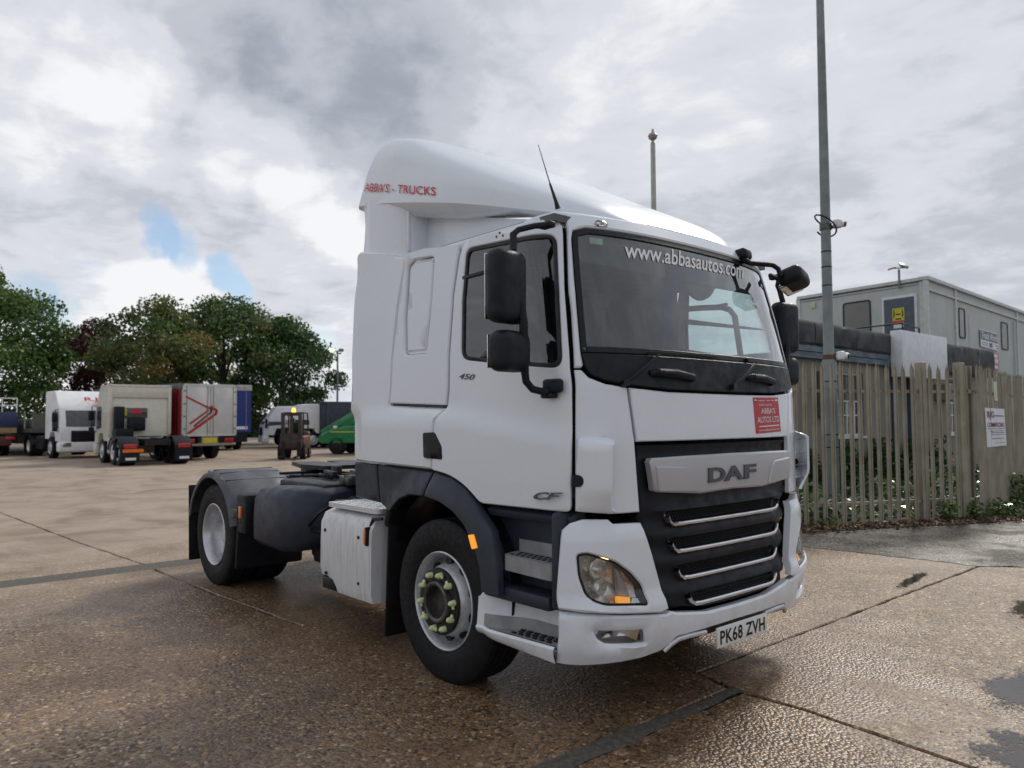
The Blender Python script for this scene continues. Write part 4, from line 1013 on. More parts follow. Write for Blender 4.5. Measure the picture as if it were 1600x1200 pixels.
# ================================================================== SETTING
def concrete():
    b = NB('aggregate_concrete'); sep = b.n('ShaderNodeSeparateXYZ'); b.link(b.pos(), sep.inputs[0]); X, Y = sep.outputs[0], sep.outputs[1]
    vo = b.n('ShaderNodeTexVoronoi', feature='F1'); vo.inputs['Scale'].default_value = 50; b.link(b.pos(), vo.inputs['Vector'])
    vo2 = b.n('ShaderNodeTexVoronoi', feature='F1'); vo2.inputs['Scale'].default_value = 95; b.link(b.pos(), vo2.inputs['Vector'])
    cs = b.n('ShaderNodeSeparateXYZ'); b.link(vo.outputs['Color'], cs.inputs[0]); cs2 = b.n('ShaderNodeSeparateXYZ'); b.link(vo2.outputs['Color'], cs2.inputs[0])
    stone = b.ramp(cs.outputs[0], [(0, (.05, .033, .02)), (.22, (.17, .11, .055)), (.45, (.37, .245, .125)), (.65, (.50, .38, .24)), (.8, (.22, .195, .17)), (1, (.85, .75, .58))])
    stone2 = b.ramp(cs2.outputs[0], [(0, (.09, .07, .05)), (.5, (.24, .18, .12)), (1, (.45, .38, .30))])
    st = b.mix(b.mr(cs.outputs[1], .35, .65), stone, stone2)
    paste = b.mix(b.noise(3.2, 6, .6), (.29, .23, .18), (.42, .345, .275))
    wear = b.mr(b.noise(.45, 5, .6), .38, .62)             # where the surface has worn to the stones
    near = b.mr(b.ma('ADD', b.ma('MULTIPLY', X, 1.0), b.ma('MULTIPLY', Y, .25)), -9.5, -4.0, .12, 1.0)
    expo = b.ma('MULTIPLY', near, b.mr(wear, 0, 1, .75, 1.2), clamp=True)
    base = b.mix(expo, paste, st)
    base = b.mix(b.mr(b.noise(.9, 7, .65, .6), .42, .68, 0, .5), base, (.10, .066, .038))
    base = b.mix(b.mr(b.noise(.23, 4, .5, 1.), .5, .75, 0, .25), base, (.30, .24, .17))
    # wetness: rain water lying round the lorry and in the foreground, drier beyond; its dark tint also paints in the lorry's shade
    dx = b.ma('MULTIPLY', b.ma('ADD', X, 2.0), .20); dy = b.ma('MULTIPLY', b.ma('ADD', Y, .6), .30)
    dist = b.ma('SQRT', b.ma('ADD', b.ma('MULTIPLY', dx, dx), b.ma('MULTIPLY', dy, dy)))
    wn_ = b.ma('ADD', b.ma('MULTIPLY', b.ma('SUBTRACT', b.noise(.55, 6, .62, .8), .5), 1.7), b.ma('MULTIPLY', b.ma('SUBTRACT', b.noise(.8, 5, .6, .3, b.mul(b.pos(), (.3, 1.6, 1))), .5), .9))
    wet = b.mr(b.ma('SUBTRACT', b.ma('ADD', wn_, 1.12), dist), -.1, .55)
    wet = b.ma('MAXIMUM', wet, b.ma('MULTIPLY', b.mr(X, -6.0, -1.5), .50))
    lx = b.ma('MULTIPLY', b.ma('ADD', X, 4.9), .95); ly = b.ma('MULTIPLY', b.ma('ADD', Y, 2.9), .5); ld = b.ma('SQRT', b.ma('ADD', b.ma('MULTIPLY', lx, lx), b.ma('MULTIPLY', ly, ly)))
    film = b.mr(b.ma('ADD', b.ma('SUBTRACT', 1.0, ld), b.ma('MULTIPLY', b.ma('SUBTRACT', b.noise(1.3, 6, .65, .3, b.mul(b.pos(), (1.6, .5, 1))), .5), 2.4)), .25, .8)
    damp_shade = b.mix(b.ma('MULTIPLY', wet, .72), base, b.mix(1., base, (.52, .35, .21), 'MULTIPLY'))
    fine = b.mr(b.noise(90, 2, .5), .3, .7)
    b.set(Base_Color=damp_shade, Roughness=b.ma('SUBTRACT', b.ma('ADD', b.mr(wet, 0, 1, .78, .36, False), b.ma('MULTIPLY', fine, .06)), b.ma('MULTIPLY', film, .24)), Specular_IOR_Level=b.mr(wet, 0, 1, .25, .48, False))
    h = b.ma('ADD', b.ma('MULTIPLY', vo.outputs['Distance'], -.9), b.ma('MULTIPLY', cs.outputs[2], .35))
    st_ = b.ma('MULTIPLY', expo, b.mr(b.noise(.7, 4, .5), .3, .7, .55, 1.))
    nb_ = b.bump(h, st_, .009); nb_ = b.bump(b.noise(1.6, 4, .5), .25, .02, nb_)
    b.set(Normal=nb_); return b.m
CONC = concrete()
MORT = pm('joint_tarmac', (.085, .075, .06), .72, var=.4, vs=30, bump=.8, bs=90)
def asph():
    b = NB('wet_asphalt'); n = b.noise(1.4, 6, .6); vo = b.n('ShaderNodeTexVoronoi'); vo.inputs['Scale'].default_value = 42; b.link(b.pos(), vo.inputs['Vector'])
    c = b.mix(b.mr(n, .35, .7), (.032, .029, .025), (.075, .066, .055)); c = b.mix(b.mr(b.noise(.8, 5), .55, .75, 0, .5), c, (.03, .045, .015)); cz = b.n('ShaderNodeSeparateXYZ'); b.link(vo.outputs['Color'], cz.inputs[0]); c = b.mix(b.mr(cz.outputs[0], .55, .95, 0, .75), c, (.26, .22, .17)); c = b.mix(b.mr(b.noise(14, 4, .7), .52, .7, 0, .6), c, (.03, .025, .02))
    b.set(Base_Color=c, Roughness=b.mr(b.noise(.9, 5, .6), .4, .62, .75, .34), Normal=b.bump(vo.outputs['Distance'], .9, .006), Specular_IOR_Level=.35); return b.m
ASPH = asph()
SOIL = pm('soil', (.07, .05, .035), .9, var=.5, vs=5, bump=.8, bs=25)
# the ground sheet reaches the horizon
m = MB(); n_ = 24
m.grid([[(x, y, -.035) for y in (-700, -60, 0, 60, 700)] for x in (-700, -60, 0, 60, 700)])
tag(m.build('ground', pm('ground_grit', (.12, .10, .08), .7, var=.3, vs=2), None, False), kind='structure')
yard = empty('concrete_yard'); tag(yard, kind='structure')
def wavy(a, b, amp=.012, step=.25, seed=0):
    a = np.array(a, float); b = np.array(b, float); L_ = np.linalg.norm(b-a); n = max(1, int(L_/step)); r = random.Random(seed); d = (b-a)/L_; nn = np.array((-d[1], d[0]))
    return [tuple(a+(b-a)*k/n+nn*(r.uniform(-amp, amp) if 0 < k < n else 0)) for k in range(n)]
JA = [(-60, -4.2), (-14.5, -1.86), (-9.28, -1.58), (-6.84, -1.38), (-4.66, -1.32), (-3.15, -1.21)]
XB = -6.60; X2 = -3.15; X3 = -.42; Xb = -.09; YC = .12
def yA(x): return float(np.interp(x, [p[0] for p in JA], [p[1] for p in JA]))
g_ = .013
def fill2(Q):
    r_ = delaunay_2d_cdt([Vector(q) for q in Q], [(i, (i+1) % len(Q)) for i in range(len(Q))], [], 0, 1e-7); mp = {i: o[0] for i, o in enumerate(r_[3]) if o}; out = []
    for f in r_[2]:
        c = (sum(r_[0][i][0] for i in f)/3, sum(r_[0][i][1] for i in f)/3)
        if inside(c, Q) and all(i in mp for i in f): out.append([mp[i] for i in f])
    return out
def slab(pts, seed):
    P = []
    for i in range(len(pts)):
        a, b = pts[i], pts[(i+1) % len(pts)]
        if max(abs(a[0]), abs(a[1]), abs(b[0]), abs(b[1])) > 30: P.append(a)
        else: P += wavy(a, b, .010, .16, seed+i)
    if area(P) < 0: P = P[::-1]
    Q = offs(P, .007); n = len(P); m = MB(); zt_ = 0.
    V = [(x, y, zt_) for x, y in Q]+[(x, y, zt_-.008) for x, y in P]+[(x, y, -.05) for x, y in P]
    F = fill2(Q)+[[i, n+i, n+(i+1) % n, (i+1) % n] for i in range(n)]+[[n+i, 2*n+i, 2*n+(i+1) % n, n+(i+1) % n] for i in range(n)]
    return newobj('concrete_slab', V, F, CONC, yard, False)
bw = .19
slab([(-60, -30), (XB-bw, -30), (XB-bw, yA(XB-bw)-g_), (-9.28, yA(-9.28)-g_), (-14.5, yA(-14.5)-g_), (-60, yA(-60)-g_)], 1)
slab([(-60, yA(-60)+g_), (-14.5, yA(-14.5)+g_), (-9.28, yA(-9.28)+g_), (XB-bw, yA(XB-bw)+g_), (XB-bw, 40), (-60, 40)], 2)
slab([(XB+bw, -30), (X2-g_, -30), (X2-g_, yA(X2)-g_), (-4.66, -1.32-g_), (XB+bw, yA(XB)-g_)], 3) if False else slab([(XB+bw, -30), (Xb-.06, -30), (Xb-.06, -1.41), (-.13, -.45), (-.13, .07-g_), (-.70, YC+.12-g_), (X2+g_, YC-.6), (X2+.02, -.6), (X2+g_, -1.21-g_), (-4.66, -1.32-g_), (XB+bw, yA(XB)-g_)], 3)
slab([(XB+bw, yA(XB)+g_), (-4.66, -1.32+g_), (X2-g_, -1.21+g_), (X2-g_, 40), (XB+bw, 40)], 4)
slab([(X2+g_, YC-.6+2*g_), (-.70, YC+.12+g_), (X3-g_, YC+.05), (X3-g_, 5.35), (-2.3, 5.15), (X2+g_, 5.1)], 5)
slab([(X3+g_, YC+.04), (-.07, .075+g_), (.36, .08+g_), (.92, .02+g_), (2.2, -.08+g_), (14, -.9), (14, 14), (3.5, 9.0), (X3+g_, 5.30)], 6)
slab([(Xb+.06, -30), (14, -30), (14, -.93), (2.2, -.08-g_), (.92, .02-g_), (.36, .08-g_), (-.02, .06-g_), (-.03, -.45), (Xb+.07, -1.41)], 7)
slab([(-60, -30.02), (14, -30.02), (14, -120), (-60, -120)], 8)
def strip(name, L_, R_, z, mat, seed=3):
    r = random.Random(seed); jl = [(x+r.uniform(-.018, .018), y) for x, y in dens2(L_)]; jr = [(x+r.uniform(-.018, .018), y) for x, y in dens2(R_)]
    n = min(len(jl), len(jr)); m = MB(); m.grid([[(x, y, z) for x, y in jl[:n]], [(x, y, z+.004) for x, y in [((jl[i][0]+jr[i][0])/2, (jl[i][1]+jr[i][1])/2) for i in range(n)]], [(x, y, z) for x, y in jr[:n]]])
    o = m.build(name, mat, None, True); recalc(o); return tag(o, kind='structure')
def dens2(p, res=.12):
    out = []
    for a, b in zip(p, p[1:]):
        a = np.array(a, float); b = np.array(b, float); n = max(1, int(np.linalg.norm(b-a)/res)); out += [tuple(a+(b-a)*k/n) for k in range(n)]
    return out+[tuple(p[-1])]
strip('tarmac_joint', [(XB-bw-.03, -14), (XB-bw-.03, 16)], [(XB+bw+.03, -14), (XB+bw+.03, 16)], -.001, MORT)
strip('tarmac_joint', [(-.155, -9), (-.16, -1.41), (-.14, -.45), (-.12, .08)], [(-.02, -9), (-.01, -1.41), (-.03, -.45), (-.05, .08)], -.001, MORT, 5)
# dark asphalt apron towards the fence, soil behind it
ap = [(-12, 5.45), (-7, 5.35), (X2, 5.12), (-2.3, 5.16), (X3, 5.32), (3.5, 9.02), (14, 14.02), (14, 40), (-12, 40)]
AQ = []
for i in range(len(ap)): AQ += wavy(ap[i], ap[(i+1) % len(ap)], .045, .11, 40+i)
apn = AQ if area(AQ) > 0 else AQ[::-1]
tag(newobj('asphalt_apron', [(x, y, .004) for x, y in apn]+[(x, y, -.05) for x, y in apn], fill2(apn)+[[i, i+len(apn), (i+1) % len(apn)+len(apn), (i+1) % len(apn)] for i in range(len(apn))], ASPH, None, False), kind='structure')
# puddles
def puddle_mesh(name, c, rx, ry, rot, seed):
    V = []; F = []; n, k = 48, 10; at = []
    for j in range(k+1):
        for i in range(n):
            q = 2*math.pi*i/n; x, y = rx*j/k*math.cos(q), ry*j/k*math.sin(q); V.append((c[0]+x*math.cos(rot)-y*math.sin(rot), c[1]+x*math.sin(rot)+y*math.cos(rot), .004)); at.append(1-j/k)
    F = [[j*n+i, j*n+(i+1) % n, (j+1)*n+(i+1) % n, (j+1)*n+i] for j in range(1, k) for i in range(n)]+[[n+i for i in range(n)]]
    V = V[:]; o = newobj(name, V, F, WATER, None, False); a_ = o.data.attributes.new('depth', 'FLOAT', 'POINT'); a_.data.foreach_set('value', at); recalc(o); return o
def puddle(c, rx, ry, seed, rot=0, jag=.35):
    r = random.Random(seed); n = 260; ph = [r.uniform(0, 6.28) for _ in range(40)]; P = []
    for k in range(n):
        q = 2*math.pi*k/n; f = 1+jag*sum(math.sin((j+2)*q+ph[j])/(j+2)**.62 for j in range(40))*.42
        x, y = rx*f*math.cos(q), ry*f*math.sin(q); P.append((c[0]+x*math.cos(rot)-y*math.sin(rot), c[1]+x*math.sin(rot)+y*math.cos(rot)))
    return P
b = NB('standing_water'); b.set(Base_Color=(.05, .04, .03), Roughness=.03, Specular_IOR_Level=.6, Alpha=b.mr(b.ma('ADD', b.ma('ADD', b.ma('MULTIPLY', b.n('ShaderNodeAttribute', attribute_name='depth').outputs['Fac'], 1.1), b.ma('MULTIPLY', b.ma('SUBTRACT', b.noise(3.5, 5, .6), .5), 1.5)), b.ma('MULTIPLY', b.ma('SUBTRACT', b.noise(34, 4, .75), .5), 1.5)), .34, .62, 0, .88), Normal=b.bump(b.noise(9, 3), .05, .01)); WATER = b.m
P0 = AZ(1590, 1190)
for i, (c, rx, ry, rot) in enumerate((((1.50, .35), .62, .62, .3), ((.50, 3.6), .22, .6, .2), ((1.06, 1.35), .28, .6, .2), ((-.62, 4.05), .10, .75, .12))):
    tag(puddle_mesh('puddle', c, rx, ry, rot, i), kind='structure')

# ---- scattered stuff made of many small faces
def leaf_cloud(name, C, size, mats, mi, parent=None, tilt=1.0, seed=1, asp=.6):
    r = np.random.default_rng(seed); n = len(C); a = r.normal(size=(n, 3)); a[:, 2] *= tilt; a /= np.linalg.norm(a, axis=1)[:, None]
    b_ = np.cross(a, r.normal(size=(n, 3))); b_ /= np.linalg.norm(b_, axis=1)[:, None]; s = (size*r.uniform(.6, 1.4, n))[:, None] if np.isscalar(size) else size[:, None]
    V = np.stack([C-a*s, C-b_*s*asp, C+a*s, C+b_*s*asp], 1).reshape(-1, 3)
    me = bpy.data.meshes.new(name); me.vertices.add(4*n); me.vertices.foreach_set('co', V.ravel()); me.loops.add(4*n); me.loops.foreach_set('vertex_index', np.arange(4*n)); me.polygons.add(n)
    me.polygons.foreach_set('loop_start', np.arange(0, 4*n, 4)); me.polygons.foreach_set('loop_total', np.full(n, 4)); me.polygons.foreach_set('material_index', mi); me.update(calc_edges=True)
    for m_ in mats: me.materials.append(m_)
    o = bpy.data.objects.new(name, me); COL.objects.link(o); o.parent = parent; return o
def leafmat(name, col, var=.35, tr=.35, rough=.5):
    b = NB(name); oi = b.noise(.9, 3, .5); f = b.noise(23, 2, .5)
    c = b.mix(b.mr(f, .3, .7), tuple(x*(1-var) for x in col), tuple(x*(1+var) for x in col)); b.set(Base_Color=c, Roughness=rough)
    t = b.n('ShaderNodeBsdfTranslucent'); b.link(c, t.inputs[0]); mm = b.n('ShaderNodeMixShader'); mm.inputs[0].default_value = tr; b.link(b.p.outputs[0], mm.inputs[1]); b.link(t.outputs[0], mm.inputs[2]); b.link(mm.outputs[0], b.out.inputs[0]); return b.m
BARK = pm('bark', (.06, .048, .036), .9, var=.4, bump=.6, bs=20)
LF = {k: leafmat('leaf_'+k, c) for k, c in dict(green=(.085, .155, .035), deep=(.042, .088, .028), olive=(.14, .16, .055), yellow=(.22, .175, .045), copper=(.105, .045, .034), wine=(.05, .024, .02), bright=(.10, .17, .035)).items()}
def tree(name, base, H, Rd, mats, wts, n, seed, label, lean=0, lo=.12, leaf=.17, clumps=70):
    r = np.random.default_rng(seed); t = empty(name, tuple(base), 0, label, 'tree')
    m = MB(); tr_ = .035*H
    top = np.array((0, 0, H*.72)); m.tube([(0, 0, -.1), (.05*H*.1, 0, H*.25), tuple(top*.7), tuple(top)], [tr_, tr_*.8, tr_*.5, tr_*.15], 8)
    cl = []
    for k in range(clumps):
        u = r.random(); zz = lo+(1-lo)*r.random()**.8; prof = math.sin(math.pi*min(1, max(0, (zz-lo)/(1-lo)))**.75)**.62
        q = r.uniform(0, 2*math.pi); rad = Rd*prof*(.45+.55*u**.5)
        c = np.array((rad*math.cos(q), rad*math.sin(q), zz*H*.93)); cl.append((c, r.uniform(.09, .17)*H*(.8+.4*r.random())*.8))
    for c, s_ in cl[::4]: m.tube([(0, 0, min(c[2]*.6, H*.5)), tuple(c*np.array((.5, .5, .85))), tuple(c)], [tr_*.35, tr_*.18, tr_*.05], 5)
    m.build('trunk', BARK, t)
    per = n//clumps; C = []; mi = []
    for i, (c, s_) in enumerate(cl):
        d = r.normal(size=(per, 3)); d /= np.linalg.norm(d, axis=1)[:, None]; rr = s_*r.random((per, 1))**.45; P = c+d*rr*np.array((1.15, 1.15, .8)); C.append(P)
        mi.append(r.choice(len(mats), per, p=np.roll(wts, 0)) if r.random() < .4 else np.full(per, r.choice(len(mats), p=wts)))
    C = np.concatenate(C); mi = np.concatenate(mi)
    o = leaf_cloud('crown', C, leaf, mats, mi, t, 1, seed); return t

# ---- trees beyond the yard
def TB(px_, D): p = AD(px_, 659, D); return (p[0], p[1], 0)
def TH(py, D): return 1.61+(657-py)/FP*D
tree('tree', TB(-30, 46), TH(400, 46), 5.4, [LF['green'], LF['deep'], LF['bright']], [.5, .3, .2], 34000, 11, 'tall bright green tree at the left edge of the yard', leaf=.115, clumps=64)
tree('tree', TB(152, 50), TH(490, 50), 2.9, [LF['copper'], LF['wine']], [.55, .45], 15000, 12, 'dark copper coloured tree behind the white lorry cab', leaf=.115, clumps=50)
tree('tree', TB(238, 46), TH(455, 46), 3.5, [LF['olive'], LF['green'], LF['yellow'], LF['deep']], [.42, .25, .18, .15], 14000, 13, 'thin olive green tree with yellowing leaves behind the cream cab', leaf=.11, clumps=46)
tree('tree', TB(348, 52), TH(448, 52), 4.1, [LF['green'], LF['olive'], LF['deep']], [.5, .2, .3], 20000, 14, 'rounded mid green tree behind the red sided trailer', leaf=.12, clumps=64)
tree('tree', TB(440, 54), TH(490, 54), 3.9, [LF['deep'], LF['green']], [.75, .25], 21000, 15, 'darkest green tree at the right end of the tree row', leaf=.12, clumps=64)
tree('tree', TB(290, 60), TH(500, 60), 4.2, [LF['yellow'], LF['olive']], [.4, .6], 9000, 16, 'yellowish tree filling the gap between olive and green crowns', leaf=.17, clumps=40)
b_ = []; r = np.random.default_rng(5)
C = []
for k in range(9000):
    t_ = r.random(); px_ = -200+760*t_; D = 78+r.uniform(-1, 1); p = AD(px_, 659, D); C.append((p[0], p[1], r.random()**1.3*2.9*(.7+.3*math.sin(t_*31))))
o = leaf_cloud('hedge', np.array(C), .3, [LF['deep'], LF['green']], r.choice(2, 9000), None, 1, 4); tag(o, 'low dark hedge running along the far side of the yard', 'hedge')

# ---- palisade fence
GALV = pm('galvanised', (.17, .165, .125), .6, metal=.25, var=.35, vs=4, bump=.2, bs=60)
b = NB('weathered_galvanised'); sx = b.n('ShaderNodeSeparateXYZ'); b.link(b.pos(), sx.inputs[0])
c = b.mix(b.mr(b.noise(2.5, 5, .6), .35, .65), (.35, .325, .255), (.265, .24, .175)); c = b.mix(b.mr(b.noise(6, 5, .65, 0, b.mul(b.pos(), (1, 1, .4))), .52, .75, 0, .55), c, (.30, .20, .10))
b.set(Base_Color=c, Roughness=.6, Metallic=.15, Normal=b.bump(b.noise(60, 3), .15, .003)); GALV = b.m
FH = 2.46
def pale_mesh():
    hw = .042; prof = [(-hw, .0), (-hw*.55, .018), (-hw*.3, .018), (-.006, .004), (.006, .004), (hw*.3, .018), (hw*.55, .018), (hw, .0)]
    rows = []
    for z in (0.05, 1.2, FH-.14): rows.append([(x, -y, z) for x, y in prof])
    rows.append([(x*.9, -y*1.0, FH-.10) for x, y in prof])
    m = MB(); m.grid(rows); m.grid([[(x, -y-.0025, z) for x, y in prof] for z in (.05, FH-.12)])
    k = len(prof)
    for xs, xt, dy in ((prof[:3], -.030, -.028), (prof[2:6], 0, .012), (prof[5:], .030, -.028)):
        base = [(x*.9, -y, FH-.10) for x, y in xs]; tip = (xt, dy, FH); 
        for a, c in zip(base, base[1:]): m.add([a, c, tip], [[0, 1, 2]])
    o = m.build('pale', GALV, None, False); me = o.data; bpy.data.objects.remove(o); return me
PALE = pale_mesh()
def fence(name, a, b, pitch, label, posts, nrm_side=1):
    a = np.array(a, float); b = np.array(b, float); d = b-a; L_ = np.linalg.norm(d); u = d/L_; ang = math.atan2(u[1], u[0]); f = empty(name, (a[0], a[1], 0), ang, label, 'fence')
    n = int(L_/pitch); r = random.Random(len(label))
    for k in range(n+1):
        o = bpy.data.objects.new('pale', PALE); COL.objects.link(o); o.parent = f; o.location = (k*pitch, -.045*nrm_side, r.uniform(-.02, .015)); o.rotation_euler = (r.uniform(-.006, .006), r.uniform(-.008, .008), r.uniform(-.05, .05))
    for z in (.33, 2.02):
        m = MB(); m.bx((-.05, -.02, z-.025), (L_+.05, -.014, z+.025)); m.bx((-.05, -.02, z+.02), (L_+.05, .025, z+.025)); m.build('rail', GALV, f, False)
    for x in posts:
        m = MB(); m.bx((x-.05, .03, 0), (x+.05, .037, FH-.02)); m.bx((x-.05, .09, 0), (x+.05, .097, FH-.02)); m.bx((x-.004, .03, 0), (x+.004, .097, FH-.02)); m.bx((x-.055, -.07, 2.06), (x-.02, .03, 2.02)); m.build('post', GALV, f, False)
    return f
F0, F1, F2, F3 = AD(1262, 700, 11.2)[:2], AD(1515, 700, 12.05)[:2], AD(1576, 700, 14.4)[:2], AD(1640, 700, 17.4)[:2]
uf = (F1-F0)/np.linalg.norm(F1-F0); FL = F0-uf*4.4
fa = fence('palisade_fence', FL, F1, .166, 'olive grey steel palisade fence behind the big white cab', [4.4-2.6, 4.4-.2, float(np.linalg.norm(F1-FL))-.01])
# stouter square post partway along
LP = AD(1449, 700, 11.75)[:2]; xx = float(np.dot(LP-FL, uf)); m = MB(); m.bx((xx-.055, -.03, 0), (xx+.055, .10, FH+.02), .008); m.build('post', GALV, fa)
LP = AD(1503, 700, 12.0)[:2]; xx = float(np.dot(LP-FL, uf)); m = MB(); m.bx((xx-.055, -.06, 0), (xx+.055, .08, FH+.02), .008); m.build('post', GALV, fa)
fb = fence('palisade_fence', F1+uf*.12, F2, .155, 'return run of palisade fence carrying the white sign', [.02, float(np.linalg.norm(F2-F1))-.05])
fcn = fence('palisade_fence', F2+np.array((-.03, .1)), F3, .155, 'farthest palisade fence run at the right edge', [.02])
# sign on the return run
ub = (F2-F1)/np.linalg.norm(F2-F1); nb2 = np.array((ub[1], -ub[0])); 
if np.dot(nb2, CP[:2]-F1) < 0: nb2 = -nb2
p0 = (F1[0]+nb2[0]*.115, F1[1]+nb2[1]*.115, 0); uv = plane_uv(p0, (ub[0], ub[1], 0), (0, 0, 1)); fn_ = plane_fn(p0, (ub[0], ub[1], 0), (0, 0, 1))
q = [uv(1539, 637), uv(1569, 639), uv(1573, 696), uv(1543, 699)]
hs = 1 if np.dot(np.array(fn_(0, 0, 1))[:2]-np.array(fn_(0, 0, 0))[:2], nb2) > 0 else -1
fs = lambda u, v, h=0: fn_(u, v, h*hs)
def flat_sign(name, q, fs, mat, label, cat, th=.006, parent=None, group=None):
    V = [fs(a, b, 0) for a, b in q]+[fs(a, b, -th) for a, b in q]; F = [[0, 1, 2, 3], [7, 6, 5, 4]]+[[i, i+4, (i+1) % 4+4, (i+1) % 4] for i in range(4)]
    o = newobj(name, V, F, mat, parent, False); recalc(o)
    if label: tag(o, label, cat, group)
    return o
SIGNW = pm('sign_white', (.72, .74, .76), .45, var=.08); MAROON = pm('maroon_print', (.16, .03, .05), .5); GREYP = pm('grey_print', (.10, .11, .14), .5)
def quad_sub(q, x0, y0, x1, y1):
    TL, TR, BRr, BL = [np.array(t) for t in q]
    g = lambda x, y: (1-y)*((1-x)*BL+x*BRr)+y*((1-x)*TL+x*TR)
    return [g(x0, y1), g(x1, y1), g(x1, y0), g(x0, y0)]
sg_ = flat_sign('fence_sign', q, fs, SIGNW, 'white rectangular sign with maroon lettering fixed to the palisade fence', 'sign')
for body, bx_, mt, bd in (('RJG', (.08, .70, .42, .92), MAROON, .03), ('COMMERCIALS', (.06, .51, .94, .63), MAROON, .02), ):
    text_on('lettering', body, quad_sub(q, *bx_), fs, mt, sg_, off=.004, bold=bd)
for x0, y0, x1, y1 in ((.20, .385, .30, .42), (.33, .40, .92, .415), (.24, .35, .90, .37), (.22, .30, .92, .315), (.24, .20, .84, .22), (.38, .09, .88, .10)): flat_sign('print_line', quad_sub(q, x0, y0, x1, y1), lambda u, v, h=0: fs(u, v, h+.004), GREYP, None, None, .003, sg_)
flat_sign('rule', quad_sub(q, .45, .79, .95, .82), lambda u, v, h=0: fs(u, v, h+.004), MAROON, None, None, .003, sg_); flat_sign('rule', quad_sub(q, .06, .46, .96, .475), lambda u, v, h=0: fs(u, v, h+.004), GREYP, None, None, .003, sg_)
q2 = [uv(1552, 596), uv(1557, 596), uv(1559, 626), uv(1554, 626)]; flat_sign('fence_tag', q2, fs, pm('pale_yellow', (.55, .58, .35), .5), 'thin pale yellow vertical tag above the white fence sign', 'sign')
q2 = [uv(1516, 591), uv(1519, 591), uv(1519, 598), uv(1516, 598)]

# ---- lamp column with camera in front of the fence
pole_b = AD(1301, 800, 12.1); PB = (float(pole_b[0]), float(pole_b[1]), 0)
COLM = pm('column_grey', (.19, .22, .22), .5, metal=.3, var=.15, vs=3)
lc = empty('lamp_column', PB, 0, 'tall grey steel column rising past the top of the picture beside the fence', 'pole')
m = MB(); m.tube([(0, 0, 0), (0, 0, 1.0), (0, 0, 2.50), (0, 0, 2.58), (0, 0, 5.5), (0, 0, 10)], [.118, .118, .115, .082, .075, .052], 20); m.build('shaft', COLM, lc)
for z in (1.15, 1.35, 3.75, 4.05, 4.3, 2.2):
    MB().cyl((0, 0, z-.008), (0, 0, z+.008), .121 if z < 2.55 else .083, 20).build('band', BLACK, lc)
def onpole(py): return 1.61+(657-py)/FP*12.1
zc_ = onpole(351); m = MB(); cr_ = CR; tocam = -CF_
def cctv(z, px_off, label, rusty=False):
    o = empty('security_camera', (PB[0], PB[1], z), 0, label, 'camera', None); rv = np.array((CR[0], CR[1], 0)); rv /= np.linalg.norm(rv); fv = np.array((-CF_[0], -CF_[1], 0)); fv /= np.linalg.norm(fv)
    m = MB(); m.cyl((0, 0, -.05), (0, 0, .05), .095, 18); m.bar(rv*.05, rv*.20, .05, .05, .01); m.build('bracket', CHASSG if not rusty else pm('rust', (.12, .06, .035), .8), o)
    m = MB(); m.box(rv*.16+fv*.08+np.array((0, 0, .03)), (.12, .12, .14), .03, 3); m.tube([rv*.14+np.array((0, 0, .06)), rv*.27+fv*.1+np.array((0, 0, .02))], [.045, .05], 14); m.build('camera_body', SIGNW, o)
    m = MB(); m.cyl(rv*.27+fv*.1+np.array((0, 0, .02)), rv*.285+fv*.11+np.array((0, 0, .016)), .04, 14); m.build('lens', BLACK, o); return o
cctv(onpole(353), 0, 'white security camera halfway up the grey column, above the fence'); cctv(onpole(562), 0, 'rusty bracketed camera low on the grey column, level with the fence tops', True)
m = MB(); rv = np.array((CR[0], CR[1], 0)); pts = []
for t_ in np.linspace(0, 1, 30):
    q = t_*2*math.pi*1.15; pts.append(np.array((PB[0]+.16*math.cos(q+2.), PB[1]+.16*math.sin(q+2.), onpole(350)+.16*math.sin(q*.8))))
m.tube(pts, .014, 6); m.build('cable_loop', BLACK); tag(bpy.data.objects['cable_loop'], 'black cable looped around the grey column at the camera', 'cable')
# slim white mast with ball top behind the cab
D_ = 17.; pb = AD(1026, 650, D_); mt = empty('mast', (float(pb[0]), float(pb[1]), 0), 0, 'slim off white mast with a ball finial showing above the cab roof', 'mast')
zt_ = 1.61+(657-222)/FP*D_; m = MB(); m.tube([(0, 0, 0), (0, 0, zt_)], [.08, .055], 14); m.build('shaft', pm('mast_white', (.42, .41, .36), .5), mt)
m = MB(); m.lathe([(-.08, .05), (.10, .05), (.12, .03), (.16, .035), (.20, .09), (.26, .11), (.31, .085), (.34, .03), (.42, .02), (.44, 0)], (0, 0, zt_-.05), 'z', 18); m.build('finial', pm('finial_grey', (.30, .30, .28), .5), mt)
# distant yard floodlight mast
pb = AD(527, 650, 55); fm = empty('floodlight_mast', (float(pb[0]), float(pb[1]), 0), 0, 'thin far floodlight mast with one glowing lamp, left of the big cab', 'floodlight')
zt_ = 1.61+(657-548)/FP*55; m = MB(); m.tube([(0, 0, 0), (0, 0, zt_)], [.09, .06], 10); m.build('shaft', COLM, fm); rvx = np.array((CR[0], CR[1], 0))
m = MB(); m.bar(-rvx*.35+np.array((0, 0, zt_)), rvx*.3+np.array((0, 0, zt_)), .06, .06); m.box(rvx*.25+np.array((0, 0, zt_+.06)), (.3, .3, .22), .03); m.build('lamp_bracket', COLM, fm)
m = MB(); m.box(-rvx*.42+np.array((0, 0, zt_+.05)), (.34, .34, .26), .1, 3); m.build('lamp_head', pm('lit_lamp', (.9, .9, .6), .4, emit=(1, .95, .45), es=1.5), fm)

